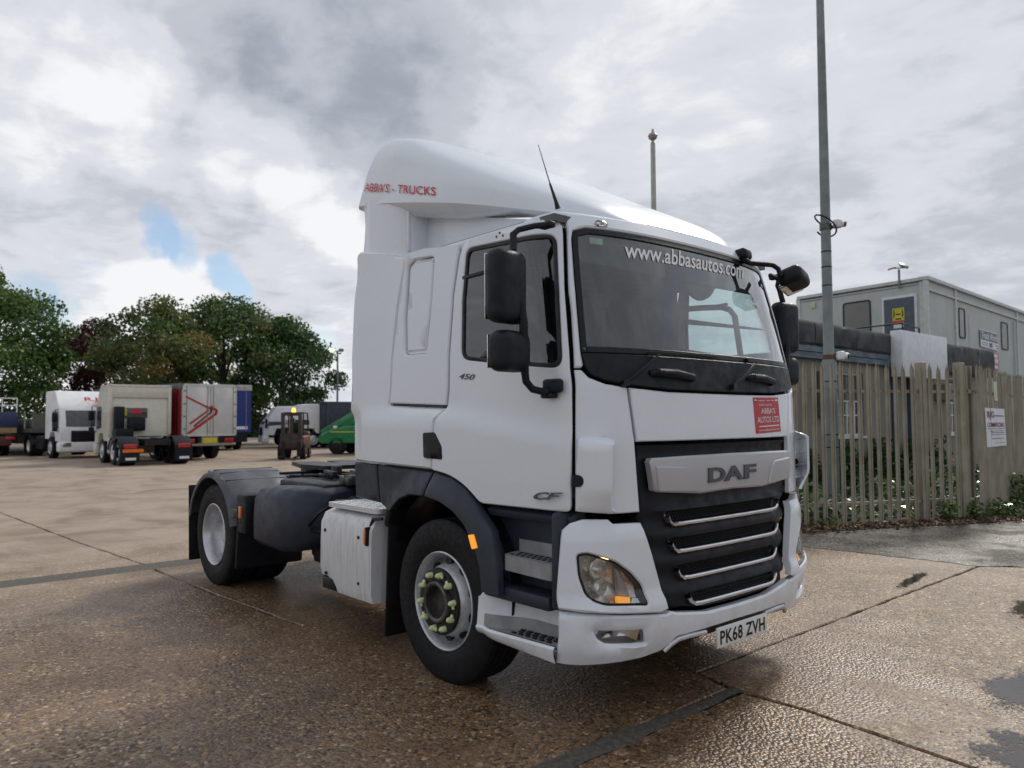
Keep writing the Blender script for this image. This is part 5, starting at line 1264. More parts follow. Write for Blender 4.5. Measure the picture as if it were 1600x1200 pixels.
# ---- lower building behind the fence
XW = -5.2; y0_, y1_ = AX(1236, 600, XW)[1], AX(1540, 600, XW)[1]
def pebble():
    b = NB('pebbledash'); c = b.mix(b.mr(b.noise(1.2, 6, .6), .35, .65), (.20, .19, .155), (.28, .26, .22)); c = b.mix(b.mr(b.noise(3, 5, .6, 0, b.mul(b.pos(), (1, 1, .25))), .5, .8, 0, .5), c, (.09, .085, .07))
    vo = b.n('ShaderNodeTexVoronoi'); vo.inputs['Scale'].default_value = 45; b.link(b.pos(), vo.inputs['Vector']); b.set(Base_Color=b.mix(b.mr(vo.outputs['Distance'], .2, .8, 0, .4), c, (.28, .26, .22)), Roughness=.9, Normal=b.bump(vo.outputs['Distance'], .6, .01)); return b.m
PEB = pebble()
b = NB('roof_felt'); b.set(Base_Color=b.mix(b.mr(b.noise(2.2, 6, .6), .35, .65), (.035, .036, .04), (.075, .075, .08)), Roughness=.75, Normal=b.bump(b.noise(3, 5, .6), .5, .04)); FELT = b.m
b = NB('blue_grey_fascia'); b.set(Base_Color=b.mix(b.mr(b.noise(6, 6, .7, 0, b.mul(b.pos(), (1, .5, 3))), .35, .7), (.07, .10, .13), (.19, .24, .28)), Roughness=.7, Normal=b.bump(b.noise(12, 4), .3, .01)); FASC = b.m
wx = plane_uv((XW, 0, 0), (0, 1, 0), (0, 0, 1)); WF = plane_fn((XW, 0, 0), (0, 1, 0), (0, 0, 1))
lbd = empty('brick_annexe', (XW-2, 14, 0), 0, 'single storey pebbledashed building with felt roof edge behind the fence', 'building')
def lb_part(name, m, mat, par=None, sm=False):
    o = m.build(name, mat, None, sm); o.parent = par or lbd
    if (par or lbd) is lbd: o.matrix_parent_inverse = Matrix.Translation((-(XW-2), -14, 0))
    return o
zroof = wx(1320, 512)[1]; zf1 = wx(1320, 548)[1]; zf0 = wx(1320, 566)[1]
wins = [(wx(1303, 596)[0], wx(1349, 596)[0], wx(1325, 682)[1], wx(1325, 582)[1]), (wx(1426, 600)[0], wx(1440, 600)[0], wx(1435, 679)[1], wx(1435, 600)[1]), (wx(1478, 600)[0], wx(1502, 600)[0], wx(1490, 678)[1], wx(1490, 590)[1])]
ys_ = [y0_]+sum([[a, b] for a, b, _, _ in wins], [])+[y1_]
m = MB(); th = .22
for i in range(0, len(ys_), 2): m.bx((XW-th, ys_[i], 0), (XW, ys_[i+1], zf0))
for a, b, c, d in wins: m.bx((XW-th, a, 0), (XW, b, c)); m.bx((XW-th, a, d), (XW, b, zf0))
m.bx((XW-9, y0_-.01, 0), (XW-th, y0_+.2, zf0)); m.bx((XW-9, y1_-.2, 0), (XW-th, y1_+.001, zf0)); lb_part('wall', m, PEB)
m = MB(); m.bx((XW-9, y0_, zf0), (XW-.1, y1_, zf0+.12)); lb_part('roof', m, FELT)
yb0, yb1 = wx(1381, 540)[0], wx(1453, 560)[0]
for i, (za, zb) in enumerate(((zf0, (zf0+zf1)/2-.008), ((zf0+zf1)/2+.008, zf1))):
    m = MB(); m.bx((XW+.0, y0_-.2, za), (XW+.12, yb0, zb), .006); lb_part('fascia_board', m, FASC)
# felt parapet in lapped sheets
r = random.Random(3); yy = y0_-.2; k = 0
while yy < y1_+.2:
    yn = min(yy+r.uniform(.85, 1.1), y1_+.25)
    if yy < yb0+.2 or yy > yb1-.6:
        low_ = zf1 if yy < yb0 else zf0-.05
        rows = []
        for j, y in enumerate(np.linspace(yy, yn+.04, 6)):
            w_ = lambda: r.uniform(-.012, .012)
            rows.append([(XW+.10+.01*(k % 2), y, low_+w_()), (XW+.155+.012*(k % 2)+w_(), y, low_+.06), (XW+.17+.012*(k % 2)+w_(), y, (low_+zroof)/2), (XW+.165+w_(), y, zroof-.08), (XW+.12, y, zroof-.01), (XW+.0, y, zroof+.012*(k % 2)), (XW-.35, y, zroof-.02)])
        m = MB(); m.grid(rows); lb_part('felt_sheet', m, FELT, None, True)
    yy = yn; k += 1
# white hoarding box on the parapet
zb0, zb1 = wx(1416, 592)[1], wx(1416, 524)[1]
m = MB(); m.bx((XW+.15, yb0, zb0), (XW+.42, yb1, zb1), .01); bb_ = m.build('hoarding_box', SIGNW, None); tag(bb_, 'blank white hoarding box fixed to the roof edge behind the fence', 'board')
# windows
UPVC = pm('white_upvc', (.62, .63, .62), .4, var=.1)
for i, (a, b, c, d) in enumerate(wins):
    m = MB(); f = .05; x0w, x1w = XW-.12, XW-.05
    for (p, q_) in (((a, c), (b, c+f)), ((a, d-f), (b, d)), ((a, c), (a+f, d)), ((b-f, c), (b, d))): m.bx((x0w, p[0], p[1]), (x1w, q_[0], q_[1]))
    zm = c+(d-c)*.55; nm = 3 if b-a > 1 else 1
    m.bx((x0w, a, zm-.02), (x1w-.01, b, zm+.02)); m.bx((x0w, a, c+(zm-c)*.6-.015), (x1w-.012, b, c+(zm-c)*.6+.015))
    for j in range(1, nm+1): yy = a+(b-a)*j/(nm+1); m.bx((x0w, yy-.02, c), (x1w-.011, yy+.02, d))
    wf = lb_part('window', m, UPVC)
    m = MB(); m.bx((XW-.11, a, c), (XW-.10, b, d)); m.build('pane', GL_HS, wf, False)
    m = MB(); m.bx((XW-.05, a-.03, c-.05), (XW+.06, b+.03, c-.001)); m.build('sill', UPVC, wf, False)
    m = MB(); zz = zm+.04
    while zz < d-.05: m.bx((XW-.03, a+.02, zz), (XW-.022, b-.02, zz+.012)); zz += .07
    yy = a+.04
    while yy < b-.03: m.bx((XW-.022, yy, zm+.03), (XW-.014, yy+.012, d-.04)); yy += .07
    tag(m.build('security_grille', pm('mesh_grey', (.10, .095, .09), .6), wf, False), kind='stuff')
    m = MB(); m.bx((XW-.3, a+.05, c+.05), (XW-.29, b-.05, zm)); m.build('curtain', SIGNW, wf, False)
BLUEP = pm('blue_steel', (.05, .09, .16), .5)
for px_ in (1394, 1419): yy = wx(px_, 640)[0]; m = MB(); m.bx((XW+.01, yy-.05, 0), (XW+.09, yy+.05, zf0-.02), .01); lb_part('blue_post', m, BLUEP)
yy0, yy1 = wx(1459, 600)[0], wx(1477, 600)[0]; m = MB(); m.bx((XW+.0, yy0, wx(1466, 626)[1]), (XW+.35, yy1, wx(1466, 600)[1]), .03); lb_part('wall_unit', m, pm('unit_grey', (.22, .21, .19), .6))
m = MB(); yy = wx(1279, 620)[0]; m.bx((XW, yy-.12, wx(1279, 650)[1]), (XW+.2, yy+.25, wx(1279, 580)[1]), .02); lb_part('wall_unit', m, pm('unit_dark', (.09, .085, .08), .6))

# ---- upper site cabin
DC = 23.; C0 = AD(1447, 432, DC); ZT = C0[2]; C0 = np.array((C0[0], C0[1], 0))
ur = np.array((-.045, .999, 0)); ul = np.array((-.999, -.045*-1, 0)); ul = np.array((-.989, .14, 0)); ul /= np.linalg.norm(ul)
CABG = None
b = NB('cabin_grey_green'); c = b.mix(b.mr(b.noise(.8, 5, .6), .35, .65), (.44, .475, .445), (.50, .53, .495)); c = b.mix(b.mr(b.noise(5, 6, .65, 0, b.mul(b.pos(), (1, 1, .3))), .5, .8, 0, .35), c, (.22, .23, .20)); b.set(Base_Color=c, Roughness=.55, Normal=b.bump(b.noise(2, 3), .1, .02)); CABG = b.m
LTRIM = pm('cabin_trim', (.56, .59, .56), .5, var=.1); DGREY = pm('door_grey', (.075, .095, .12), .4, var=.15)
cb = empty('site_cabin', (0, 0, 0), 0, 'grey green portable cabin stacked on the upper storey at right', 'building'); 
LR, LL = 16.0, 4.5
fR = plane_fn(C0, ur, (0, 0, 1)); uR = plane_uv(C0, ur, (0, 0, 1)); fLh = plane_fn(C0, ul, (0, 0, 1)); uLh = plane_uv(C0, ul, (0, 0, 1))
sR = 1 if np.dot(fR(0, 0, 1)-fR(0, 0, 0), CP-C0) > 0 else -1; sL = 1 if np.dot(fLh(0, 0, 1)-fLh(0, 0, 0), CP-C0) > 0 else -1
FR = lambda u, v, h=0: fR(u, v, h*sR); FL_ = lambda u, v, h=0: fLh(u, v, h*sL)
def slabp(fn, u0, u1, v0, v1, h0, h1, name, mat, par=cb, bev=0.):
    a = fn(u0, v0, h0); ex = fn(u1, v0, h0)-a; ez = fn(u0, v1, h0)-a; eh = fn(u0, v0, h1)-a
    V = [a, a+ex, a+ex+ez, a+ez, a+eh, a+ex+eh, a+ex+ez+eh, a+ez+eh]; F = [[0, 1, 2, 3], [4, 5, 6, 7], [0, 1, 5, 4], [1, 2, 6, 5], [2, 3, 7, 6], [3, 0, 4, 7]]
    return recalc(newobj(name, V, F, mat, par, False))
zb_ = 0.
cols_r = [0., uR(1493, 520)[0], uR(1589, 540)[0], 16.]
for a, b_ in zip(cols_r, cols_r[1:]):
    slabp(FR, a+.06, b_-.06, 0, ZT-.42, -.10, 0., 'wall_panel', CABG)
    slabp(FR, a+.06, b_-.06, ZT-.36, ZT-.10, -.10, .005, 'header_panel', CABG)
for a in cols_r[:-1]: slabp(FR, a-.075, a+.075, 0, ZT-.05, -.08, .05, 'corner_post', LTRIM)
slabp(FR, 0, 16, ZT-.42, ZT-.36, -.08, .06, 'rail', LTRIM); slabp(FR, -.1, 16, ZT-.10, ZT, -.2, .10, 'roof_edge', LTRIM)
slabp(FL_, .08, LL, 2.6, ZT-.14, -.10, 0, 'wall_panel', CABG); slabp(FL_, -.0, LL, ZT-.10, ZT-.002, -.2, .07, 'roof_edge', LTRIM); slabp(FL_, LL-.1, LL+.05, 2.6, ZT-.10, -.05, .04, 'corner_post', LTRIM); slabp(FL_, .0, .20, 2.6, ZT-.1, -.05, .03, 'corner_post', LTRIM)
slabp(FL_, .25, LL-.2, ZT-.22, ZT-.205, 0, .008, 'joint_strip', pm('dark_line', (.10, .11, .10), .6))
m = MB(); P = [C0+ul*LL, C0, C0+ur*16, C0+ur*16+ul*LL]; V = [p+np.array((0, 0, ZT-.02)) for p in P]+[p+np.array((0, 0, ZT-.08)) for p in P]; newobj('roof', V, [[0, 1, 2, 3], [7, 6, 5, 4]], FELT, cb, False)
m = MB(); V = [p+np.array((0, 0, z)) for z in (2.6, ZT-.08) for p in (C0+ul*LL, C0+ul*LL+ur*16, C0+ul*.1+ur*16)]; newobj('rear_wall', V, [[0, 1, 4, 3], [1, 2, 5, 4]], CABG, cb, False)
def cab_window(fn, uvf, pxs, name='window', frame=SEAL, glassm=None, round_=True):
    a, b_ = uvf(*pxs[0]), uvf(*pxs[1]); u0, u1 = sorted((a[0], b_[0])); v0, v1 = sorted((a[1], b_[1]))
    poly = rnd([(u0, v0), (u1, v0), (u1, v1), (u0, v1)], .12 if round_ else .01, 4); inn_ = offs(poly, .045)
    fnn = lambda u, v, h=0: fn(u, v, h)
    o = panel(name, poly, fnn, frame, cb, holes=[inn_], thick=.04, roll=.004, res=.3, base=.03)
    panel('pane', offs(poly, .04), fnn, glassm or GL_HS, o, thick=.004, roll=.001, res=.5, base=.012); return o
BLIND = pm('blind_grey', (.20, .19, .175), .35, var=.1, vs=2)
cab_window(FL_, uLh, ((1317, 474), (1362, 520)), glassm=BLIND)
cab_window(FR, uR, ((1497, 480), (1508, 530)), glassm=GL_HS); cab_window(FR, uR, ((1563, 502), (1575, 548)), glassm=BLIND)
# glazed door on the end face
a, b_ = uLh(1379, 466), uLh(1433, 463); u0, u1 = sorted((a[0], b_[0])); v1 = a[1]-.0
dr = slabp(FL_, u0, u1, 3.0, v1, 0, .05, 'door', SIGNW); slabp(FL_, u0+.07, u1-.07, 3.0, v1-.08, .05, .062, 'door_leaf', DGREY, dr)
a = uLh(1396, 483); c = uLh(1415, 501); YEL = pm('yellow_sign', (.62, .55, .03), .45)
def rect_sign(fn, a, c, mat, label, h=.07, name='notice'):
    q = [(a[0], a[1]), (c[0], a[1]), (c[0], c[1]), (a[0], c[1])]; return q, flat_sign(name, q, lambda u, v, hh=0: fn(u, v, hh+h), mat, label, 'sign')
q, sY = rect_sign(FL_, a, c, YEL, 'yellow distancing notice with two figures on the grey cabin door')
fy = lambda u, v, h=0: FL_(u, v, h+.07)
for xx in (.14, .86):
    slabq = quad_sub(q, xx-.05, .3, xx+.05, .75); flat_sign('figure', slabq, lambda u, v, h=0: fy(u, v, h+.004), BLACK, None, None, .003, sY)
    slabq = quad_sub(q, xx-.035, .78, xx+.035, .92); flat_sign('figure_head', slabq, lambda u, v, h=0: fy(u, v, h+.004), BLACK, None, None, .003, sY)
flat_sign('print_line', quad_sub(q, .25, .12, .75, .22), lambda u, v, h=0: fy(u, v, h+.004), BLACK, None, None, .003, sY); flat_sign('arrow', quad_sub(q, .28, .48, .72, .58), lambda u, v, h=0: fy(u, v, h+.004), BLACK, None, None, .003, sY)
q, sw_ = rect_sign(FL_, uLh(1398, 502), uLh(1414, 512), SIGNW, 'small white notice with a red band below the yellow notice'); flat_sign('red_band', quad_sub(q, 0, .7, 1, 1), lambda u, v, h=0: fy(u, v, h+.004), REDS, None, None, .003, sw_)
a = uR(1530, 518); c = uR(1557, 549)
fr_ = lambda u, v, h=0: FR(u, v, h+.05)
q = [uR(1529, 514), uR(1557, 522), uR(1558, 549), uR(1530, 541)]; tw = flat_sign('company_sign', q, fr_, SIGNW, 'white sign with dark blue band and pale letters on the cabin side', 'sign')
NAVY = pm('navy_print', (.03, .05, .11), .4); flat_sign('blue_band', quad_sub(q, .02, .42, .98, .95), lambda u, v, h=0: fr_(u, v, h+.006), NAVY, None, None, .004, tw)
fr2 = lambda u, v, h=0: fr_(u, v, h+.006)
text_on('lettering', 'Truck World', quad_sub(q, .05, .5, .95, .88), fr2, WHT, tw, off=.004, bold=.02); 
for x0, y0, x1, y1 in ((.06, .26, .40, .29), (.06, .14, .40, .17), (.47, .08, .64, .34), (.84, .24, .96, .30), (.88, .10, .98, .16)): flat_sign('print_line', quad_sub(q, x0, y0, x1, y1), fr2, GREYP, None, None, .003, tw)
q = [uR(1530, 545), uR(1558, 553), uR(1559, 579), uR(1531, 573)]; PINK = pm('faded_red', (.50, .22, .23), .6); pk = flat_sign('notice_board', q, fr_, PINK, 'faded red and white notice board under the blue banded sign', 'sign')
for k, (x0, y0, x1, y1) in enumerate(((.08, .72, .92, .92), (.08, .40, .42, .66), (.46, .40, .72, .66), (.76, .40, .93, .66), (.08, .08, .92, .24))):
    flat_sign('white_field', quad_sub(q, x0, y0, x1, y1), lambda u, v, h=0: fr_(u, v, h+.006), SIGNW, None, None, .004, pk)

u_ = uR(1583, 540)[0]; m = MB(); m.tube([FR(u_, 1.5, .06), FR(u_, ZT-.5, .06)], .035, 8); m.build('drainpipe', LTRIM, cb)
ua = uR(1517, 500)[0]; slabp(FR, ua-.30, ua+.28, 2.2, ZT-.75, .0, .012, 'door_leaf', CABG)
q, sy = rect_sign(FL_, uLh(1268, 473), uLh(1275, 481), pm('cream_box', (.6, .57, .38), .5), 'small cream junction box on the end wall of the cabin', .05, 'junction_box')
# balcony rail
m = MB(); pts = [FL_(uLh(1340, 515)[0]+.3, 3.9, .5), FL_(uLh(1410, 506)[0], 4.05, .95), FL_(-.2, 3.95, .9)]
zr = 4.08; A_ = FL_(3.0, zr, 1.0); B_ = FL_(1.0, zr, 1.0); 
A_, B_, C_ = AD(1338, 513, 21.9), AD(1410, 505, 21.3), AD(1436, 513, 22.3)
m.tube([A_, B_], .022, 6); m.tube([B_, C_], .022, 6); m.tube([B_, B_-np.array((0, 0, .9))], .022, 6); m.tube([C_, C_-np.array((0, 0, .9))], .022, 6); m.tube([A_, A_-np.array((0, 0, .9))], .022, 6)
o = m.build('balcony_rail', BLACK); tag(o, 'thin black handrail in front of the cabin door', 'railing')
# floodlight on the cabin roof
pf_ = AD(1405, 436, 23.6); fl = empty('roof_floodlight', tuple(map(float, pf_)), 0, 'twin floodlight on a short pole above the cabin roof', 'floodlight')
m = MB(); m.tube([(0, 0, -.3), (0, 0, .30)], .035, 8); m.bar(rvx*-.22+np.array((0, 0, .33)), rvx*.25+np.array((0, 0, .36)), .05, .03); m.build('pole', COLM, fl)
m = MB(); m.box(rvx*.15+np.array((0, 0, .42)), (.26, .26, .07), .015, 2, rot=(R(30), R(20), R(40))); m.build('lamp_head', pm('lamp_grey', (.2, .2, .19), .4), fl)
m = MB(); m.box(rvx*-.22+np.array((0, 0, .33)), (.20, .20, .04), .01, 2, rot=(0, R(-15), R(40))); m.build('lamp_head', pm('lamp_grey2', (.3, .29, .26), .4), fl)
# terrace screen to the left of the annexe
# ---- plants, litter
r = np.random.default_rng(9)
n = 16000; t_ = r.random(n); s_ = r.random(n); C = np.zeros((n, 3)); C[:, 0] = XW+.15+(F0[0]-XW-.3)*s_; C[:, 1] = 2.5+15*t_; fx = np.interp(C[:, 1], [FL[1], F1[1], F2[1], F3[1]], [FL[0], F1[0], F2[0], F3[0]]); C[:, 0] = XW+.12+(fx-XW-.25)*s_
C[:, 2] = r.random(n)**1.2*(.30+.18*np.sin(C[:, 1]*2.3+C[:, 0]*3))
IV = [leafmat('ivy_green', (.05, .085, .025), .4, .1, .22), leafmat('ivy_glint', (.30, .35, .24), .3, .1, .25), LF['bright']]  # second leaf: wet glints on the plants painted as pale colour
o = leaf_cloud('ground_cover', C, .05, IV, r.choice(3, n, p=[.45, .37, .18]), None, .35, 21, .7); tag(o, 'low glossy plants covering the ground behind the palisade fence', 'ground cover', kind='stuff')
n = 7000; C = np.zeros((n, 3)); C[:, 1] = r.choice([8.6, 9.6, 11., 12.6, 13.4, 15., 16.5], n)+r.normal(0, .55, n); hh = .55+.6*np.sin(C[:, 1]*1.7)**2; C[:, 2] = r.random(n)*hh; C[:, 0] = XW+.06+r.random(n)*.28
o = leaf_cloud('wall_ivy', C, .055, [IV[0], LF['deep']], r.choice(2, n), None, 1, 22, .7); tag(o, 'dark ivy climbing the foot of the pebbledashed wall', 'ivy', kind='stuff')
m = MB(); GX = [(-12, 40), (-12, 3)]; fpts = [FL-uf*.6, FL, F1, F2, F3, F3+(F3-F2)*4]
rows = [[(p[0]+.42, p[1], .012) for p in fpts], [(p[0]+.05, p[1], .035) for p in fpts], [(p[0]-1., p[1], .04) for p in fpts], [(XW-.1, p[1]+.3, .05) for p in fpts]]
tag(recalc(m.grid(rows).build('soil_bed', SOIL, None)), kind='structure')
n = 6500; t_ = r.random(n)*13; k_ = r.normal(0, .22, n); base = np.array([FL+uf*a for a in t_]); C = np.zeros((n, 3)); C[:, :2] = base; C[:, 0] += .18+np.abs(k_)*1.1-.12; C[:, 2] = .035+r.random(n)*.025
LIT = [pm('litter_brown', (.16, .09, .05), .7, var=.4), pm('litter_tan', (.30, .20, .12), .7, var=.4), pm('litter_dark', (.06, .04, .03), .7, var=.4)]
o = leaf_cloud('leaf_litter', C, .028, LIT, r.choice(3, n, p=[.4, .25, .35]), None, .25, 23, .6); tag(o, 'brown fallen leaves lying along the foot of the fence', 'leaves', kind='stuff')
C = []
for cx_, cy_, hh, rr, n in ((F1[0]+.05, F1[1]-.1, .25, .2, 260), (F1[0]+.3, F1[1]+.6, .25, .35, 500), (F2[0]+.3, F2[1]-.3, .55, .45, 900), (F2[0]+.1, F2[1]+.9, .5, .5, 700), (LP[0]-.05, LP[1]-.55, .3, .12, 160), (F0[0]+.1, F0[1]+.2, .14, .25, 160), (F0[0]+.15, F0[1]+1.4, .10, .2, 90)):
    a = r.normal(0, rr*.5, (n, 2)); z = r.random(n)**1.4*hh; C.append(np.column_stack([cx_+a[:, 0], cy_+a[:, 1], z+.03]))
C = np.concatenate(C); o = leaf_cloud('weeds', C, .035, [IV[0], LF['bright']], r.choice(2, len(C)), None, .6, 24, .6); tag(o, 'green weeds sprouting at the foot of the fence', 'weeds', kind='stuff')
n = 2600; C = np.zeros((n, 3)); C[:, 0] = r.uniform(-5, 2.2, n); C[:, 1] = r.uniform(-3.4, 5.0, n); C[:, 2] = .003
o = leaf_cloud('loose_grit', C, .0045, [pm('grit_pale', (.42, .36, .28), .6, var=.3), pm('grit_dark', (.04, .035, .03), .6)], r.choice(2, n, p=[.6, .4]), None, .3, 25, .8); tag(o, 'loose grit and small stones on the concrete', 'grit', kind='stuff')

# ================================================================== FAR VEHICLES
def wheelset(par, x, y, r=.48, w=.28, dual=False, rim=STEEL, deep=False):
    sg = 1 if y > 0 else -1; we = empty('wheel'); we.parent = par; we.location = (x, y, r)
    m = MB(); h = w*(1.0 if dual else .5); m.lathe([(-h, r*.6), (-h, r*.93), (-h*.9, r), (h*.9, r), (h, r*.93), (h, r*.6)], (0, 0, 0), 'y', 24); m.build('tyre', RUB, we)
    m = MB(); d = -.10 if deep else -.01; m.lathe([(sg*(h+.002), r*.6), (sg*(h-.02), r*.55), (sg*(h+d), r*.5), (sg*(h+d+.02), r*.3), (sg*(h+d+.05), r*.28), (sg*(h+d+.06), 0)], (0, 0, 0), 'y', 20); recalc(m.build('rim', rim, we))
    return we
def cab(par, mat, H=3.0, z0=.40, L_=2.2, W=2.3, roofh=.55, gl=GL_HS, lower=PLAST2, visor=None, rear_win=False, slope=.12):
    """driver's cab, front at x=0 facing +x; H is the roof height"""
    zs = H-roofh; hw = W/2
    pr = [(0, z0+.35), (.02, z0+.85), (-.02, z0+.98), (-slope-.06, zs-.02), (-.30, zs+.12), (-.75, H-.06), (-1.0, H), (-L_+.05, H), (-L_, H-.06), (-L_, z0+.45), (-1.55, z0+.45), (-1.42, z0+.75), (-.75, z0+.75), (-.62, z0+.35)]
    rows = []
    for t in (-1, -.985, -.95, .95, .985, 1):
        ins_ = {1: .05, .985: .012, .95: 0}[abs(t)]; cx, cz = -1.0, z0+1.4
        rows.append([(x+(cx-x)*ins_*.6, t*hw*(1 if True else 1), z+(cz-z)*ins_*.6) for x, z in pr])
    m = MB(); m.grid(rows, True)
    for rw, rv in ((rows[0], False), (rows[-1], True)): m.add(rw, [list(range(len(pr)))[::-1] if rv else list(range(len(pr)))])
    body = recalc(m.build('body', mat, par, angle=40))
    f = plane_fn((0, 0, 0), (0, 1, 0), (0, 0, 1))
    m = MB(); a = z0+1.0; b_ = zs-.08
    fx = lambda z: -.02-(z-(z0+.98))/(zs-.02-(z0+.98))*(slope+.04)
    q = rnd([(-hw+.14, a), (hw-.14, a), (hw-.2, b_), (-hw+.2, b_)], .08, 3)
    panel('windscreen', q, lambda u, v, h=0: np.array((fx(v)-.05*(u/hw)**4+h, u, v)), gl, par, thick=.02, roll=.004, res=.4, base=.02)
    for sg in (-1, 1):
        q = rnd([(-1.15, a-.02), (-.22, a-.10), (-.30, b_), (-1.12, b_)], .07, 3)
        panel('side_window', q, lambda u, v, h=0, sg=sg: np.array((u, sg*(hw+h), v)), gl, par, thick=.01, roll=.003, res=.4, base=.008)
        m = MB(); m.box((-.15, sg*(hw+.17), (a+b_)/2+.05), (.12, .22, .40), .04, 3); m.box((-.15, sg*(hw+.16), a-.10), (.12, .20, .20), .04, 3); m.tube([(-.3, sg*hw, b_+.05), (-.15, sg*(hw+.15), b_+.02), (-.15, sg*(hw+.15), a-.15), (-.3, sg*hw, a-.2)], .02, 6); m.build('mirror', PLAST2, par)
    m = MB()
    for k in range(4): m.box((.035, 0, z0+.36+.12*k), (.05, W*.56, .07), .01)
    m.box((.02, 0, z0+.55), (.04, W*.62, .56), .02); m.build('grille', lower, par)
    m = MB(); m.box((-.12, 0, z0+.12), (.42, W+.12, .46), .10, 3); bump_ = m.build('bumper', mat, par)
    for sg in (-1, 1):
        m = MB(); m.box((.07, sg*(hw-.26), z0+.22), (.06, .36, .22), .05, 3); m.build('headlight', CHROME, par)
    return body
def truck(name, pos, rz, mat, label, H=3.0, axles=((-1.35, False), (-4.6, True)), tail=-5.6, group=None, fend=True, text=None, **k):
    t = empty(name, (pos[0], pos[1], 0), rz, label, 'truck', group)
    cab(t, mat, H, **k)
    m = MB()
    for s_ in (-1, 1): m.bx((tail, s_*.38, .72), (-.6, s_*.44, .98))
    for x in (tail+.1, -3.2, -2.6): m.bx((x-.06, -.42, .75), (x+.06, .42, .95))
    m.build('chassis_rail', CHASS, t)
    for x, d in axles:
        for s_ in (-1, 1): wheelset(t, x, s_*(.93 if d else 1.02), dual=d, deep=d)
        if d:
            for s_ in (-1, 1):
                m = MB(); rows = [[(x+.60*math.cos(q), s_*.62, .5+.56*math.sin(q)), (x+.61*math.cos(q), s_*1.0, .5+.58*math.sin(q)), (x+.6*math.cos(q), s_*1.24, .5+.55*math.sin(q)), (x+.57*math.cos(q), s_*1.26, .5+.50*math.sin(q))] for q in np.linspace(R(5), R(175), 14)]
                m.grid(rows); m.box((x-.62, s_*.93, .42), (.02, .62, .55)); recalc(m.build('mudguard', PLAST2, t)); 
    for s_ in (-1, 1):
        m = MB(); m.box((tail-.03, s_*.93, .72), (.06, .44, .16), .02); m.build('tail_light', REDL, t)
        m = MB(); m.box((-2.9, s_*.95, .68), (1.1, .5, .6), .08, 3); m.build('side_tank', CHEQ if s_ > 0 else PLAST2, t)
    m = MB(); m.lathe([(0, 0), (0, .42), (.05, .42), (.05, 0)], (tail+1.1, 0, 1.02), 'z', 20); m.build('fifth_wheel', CHASSG, t)
    return t
def straps(par, x0, x1, y, z0, z1, n):
    for i in range(n):
        x = x0+(x1-x0)*i/(n-1); m = MB(); m.bx((x-.025, y-.006, z0-.12), (x+.025, y+.006, z1)); m.bx((x-.03, y-.012, z0-.16), (x+.03, y+.012, z0-.06)); m.build('strap', BLACK, par, False)
def gp(px_, py_): return AZ(px_, py_)
AZC = YAW
# cream three axle unit seen from behind
rear = gp(246, 727); hd = YAW+R(40); t = truck('tractor_unit', (rear[0]+4.7*math.cos(hd), rear[1]+4.7*math.sin(hd)), hd, CREAM, 'cream three axle tractor unit seen from behind, left of the red trailer', H=3.05, axles=((-1.35, False), (-3.3, True), (-4.1, True)), tail=-4.7, roofh=.75)
m = MB(); m.bx((-2.26, -1.1, 2.55), (-2.21, 1.1, 3.0), .02); m.bx((-2.28, -1.15, 1.1), (-2.2, -1.02, 3.05), .02); m.bx((-2.28, 1.02, 1.1), (-2.2, 1.15, 3.05), .02); m.bx((-2.28, -1.15, 2.97), (-2.2, 1.15, 3.06), .02); m.build('rear_frame', CREAM, t)
m = MB(); m.bx((-2.27, -.25, 1.75), (-2.235, .55, 2.15), .03); m.build('rear_window', GL_HS, t); m = MB(); m.bx((-2.285, -.02, 1.93), (-2.275, .30, 2.12)); m.build('red_label', REDS, t)
m = MB(); m.bx((-2.75, .35, .95), (-2.28, 1.0, 1.35), .05); m.bx((-2.5, .62, 1.3), (-2.28, .98, 2.2), .04); m.bx((-2.45, -.15, 1.25), (-2.28, .5, 1.75), .05); m.build('air_intake', PLAST2, t)
m = MB(); m.bx((-2.29, .5, 1.85), (-2.28, .62, 2.12)); m.build('yellow_label', YEL, t)
m = MB(); m.bx((-4.78, .5, .50), (-4.76, 1.2, .62)); m.build('chevron_strip', AMBER, t)
for s_ in (-1, 1): m = MB(); m.bx((-4.78, s_*.75, .22), (-4.765, s_*1.1, .31)); m.build('white_strip', SIGNW, t)
# white unit coupled to a flatbed
f0 = gp(138, 716); hd2 = YAW+math.pi+R(46)
t = truck('tractor_unit', (f0[0], f0[1]), hd2, BODYW, 'white tractor unit facing the camera, parked with the flatbed trailer at left', H=3.0, roofh=.80, tail=-5.2)
text_on('lettering', 'R.JG', [(-.10, 2.72), (.85, 2.72), (.85, 2.50), (-.10, 2.50)], lambda u, v, h=0: np.array((-.42+(2.60-v)*.75+.05+h, u, v)), REDT, t, off=.03, bold=.03)
m = MB(); m.bx((.12, -.5, 1.62), (.13, .5, 1.70)); 
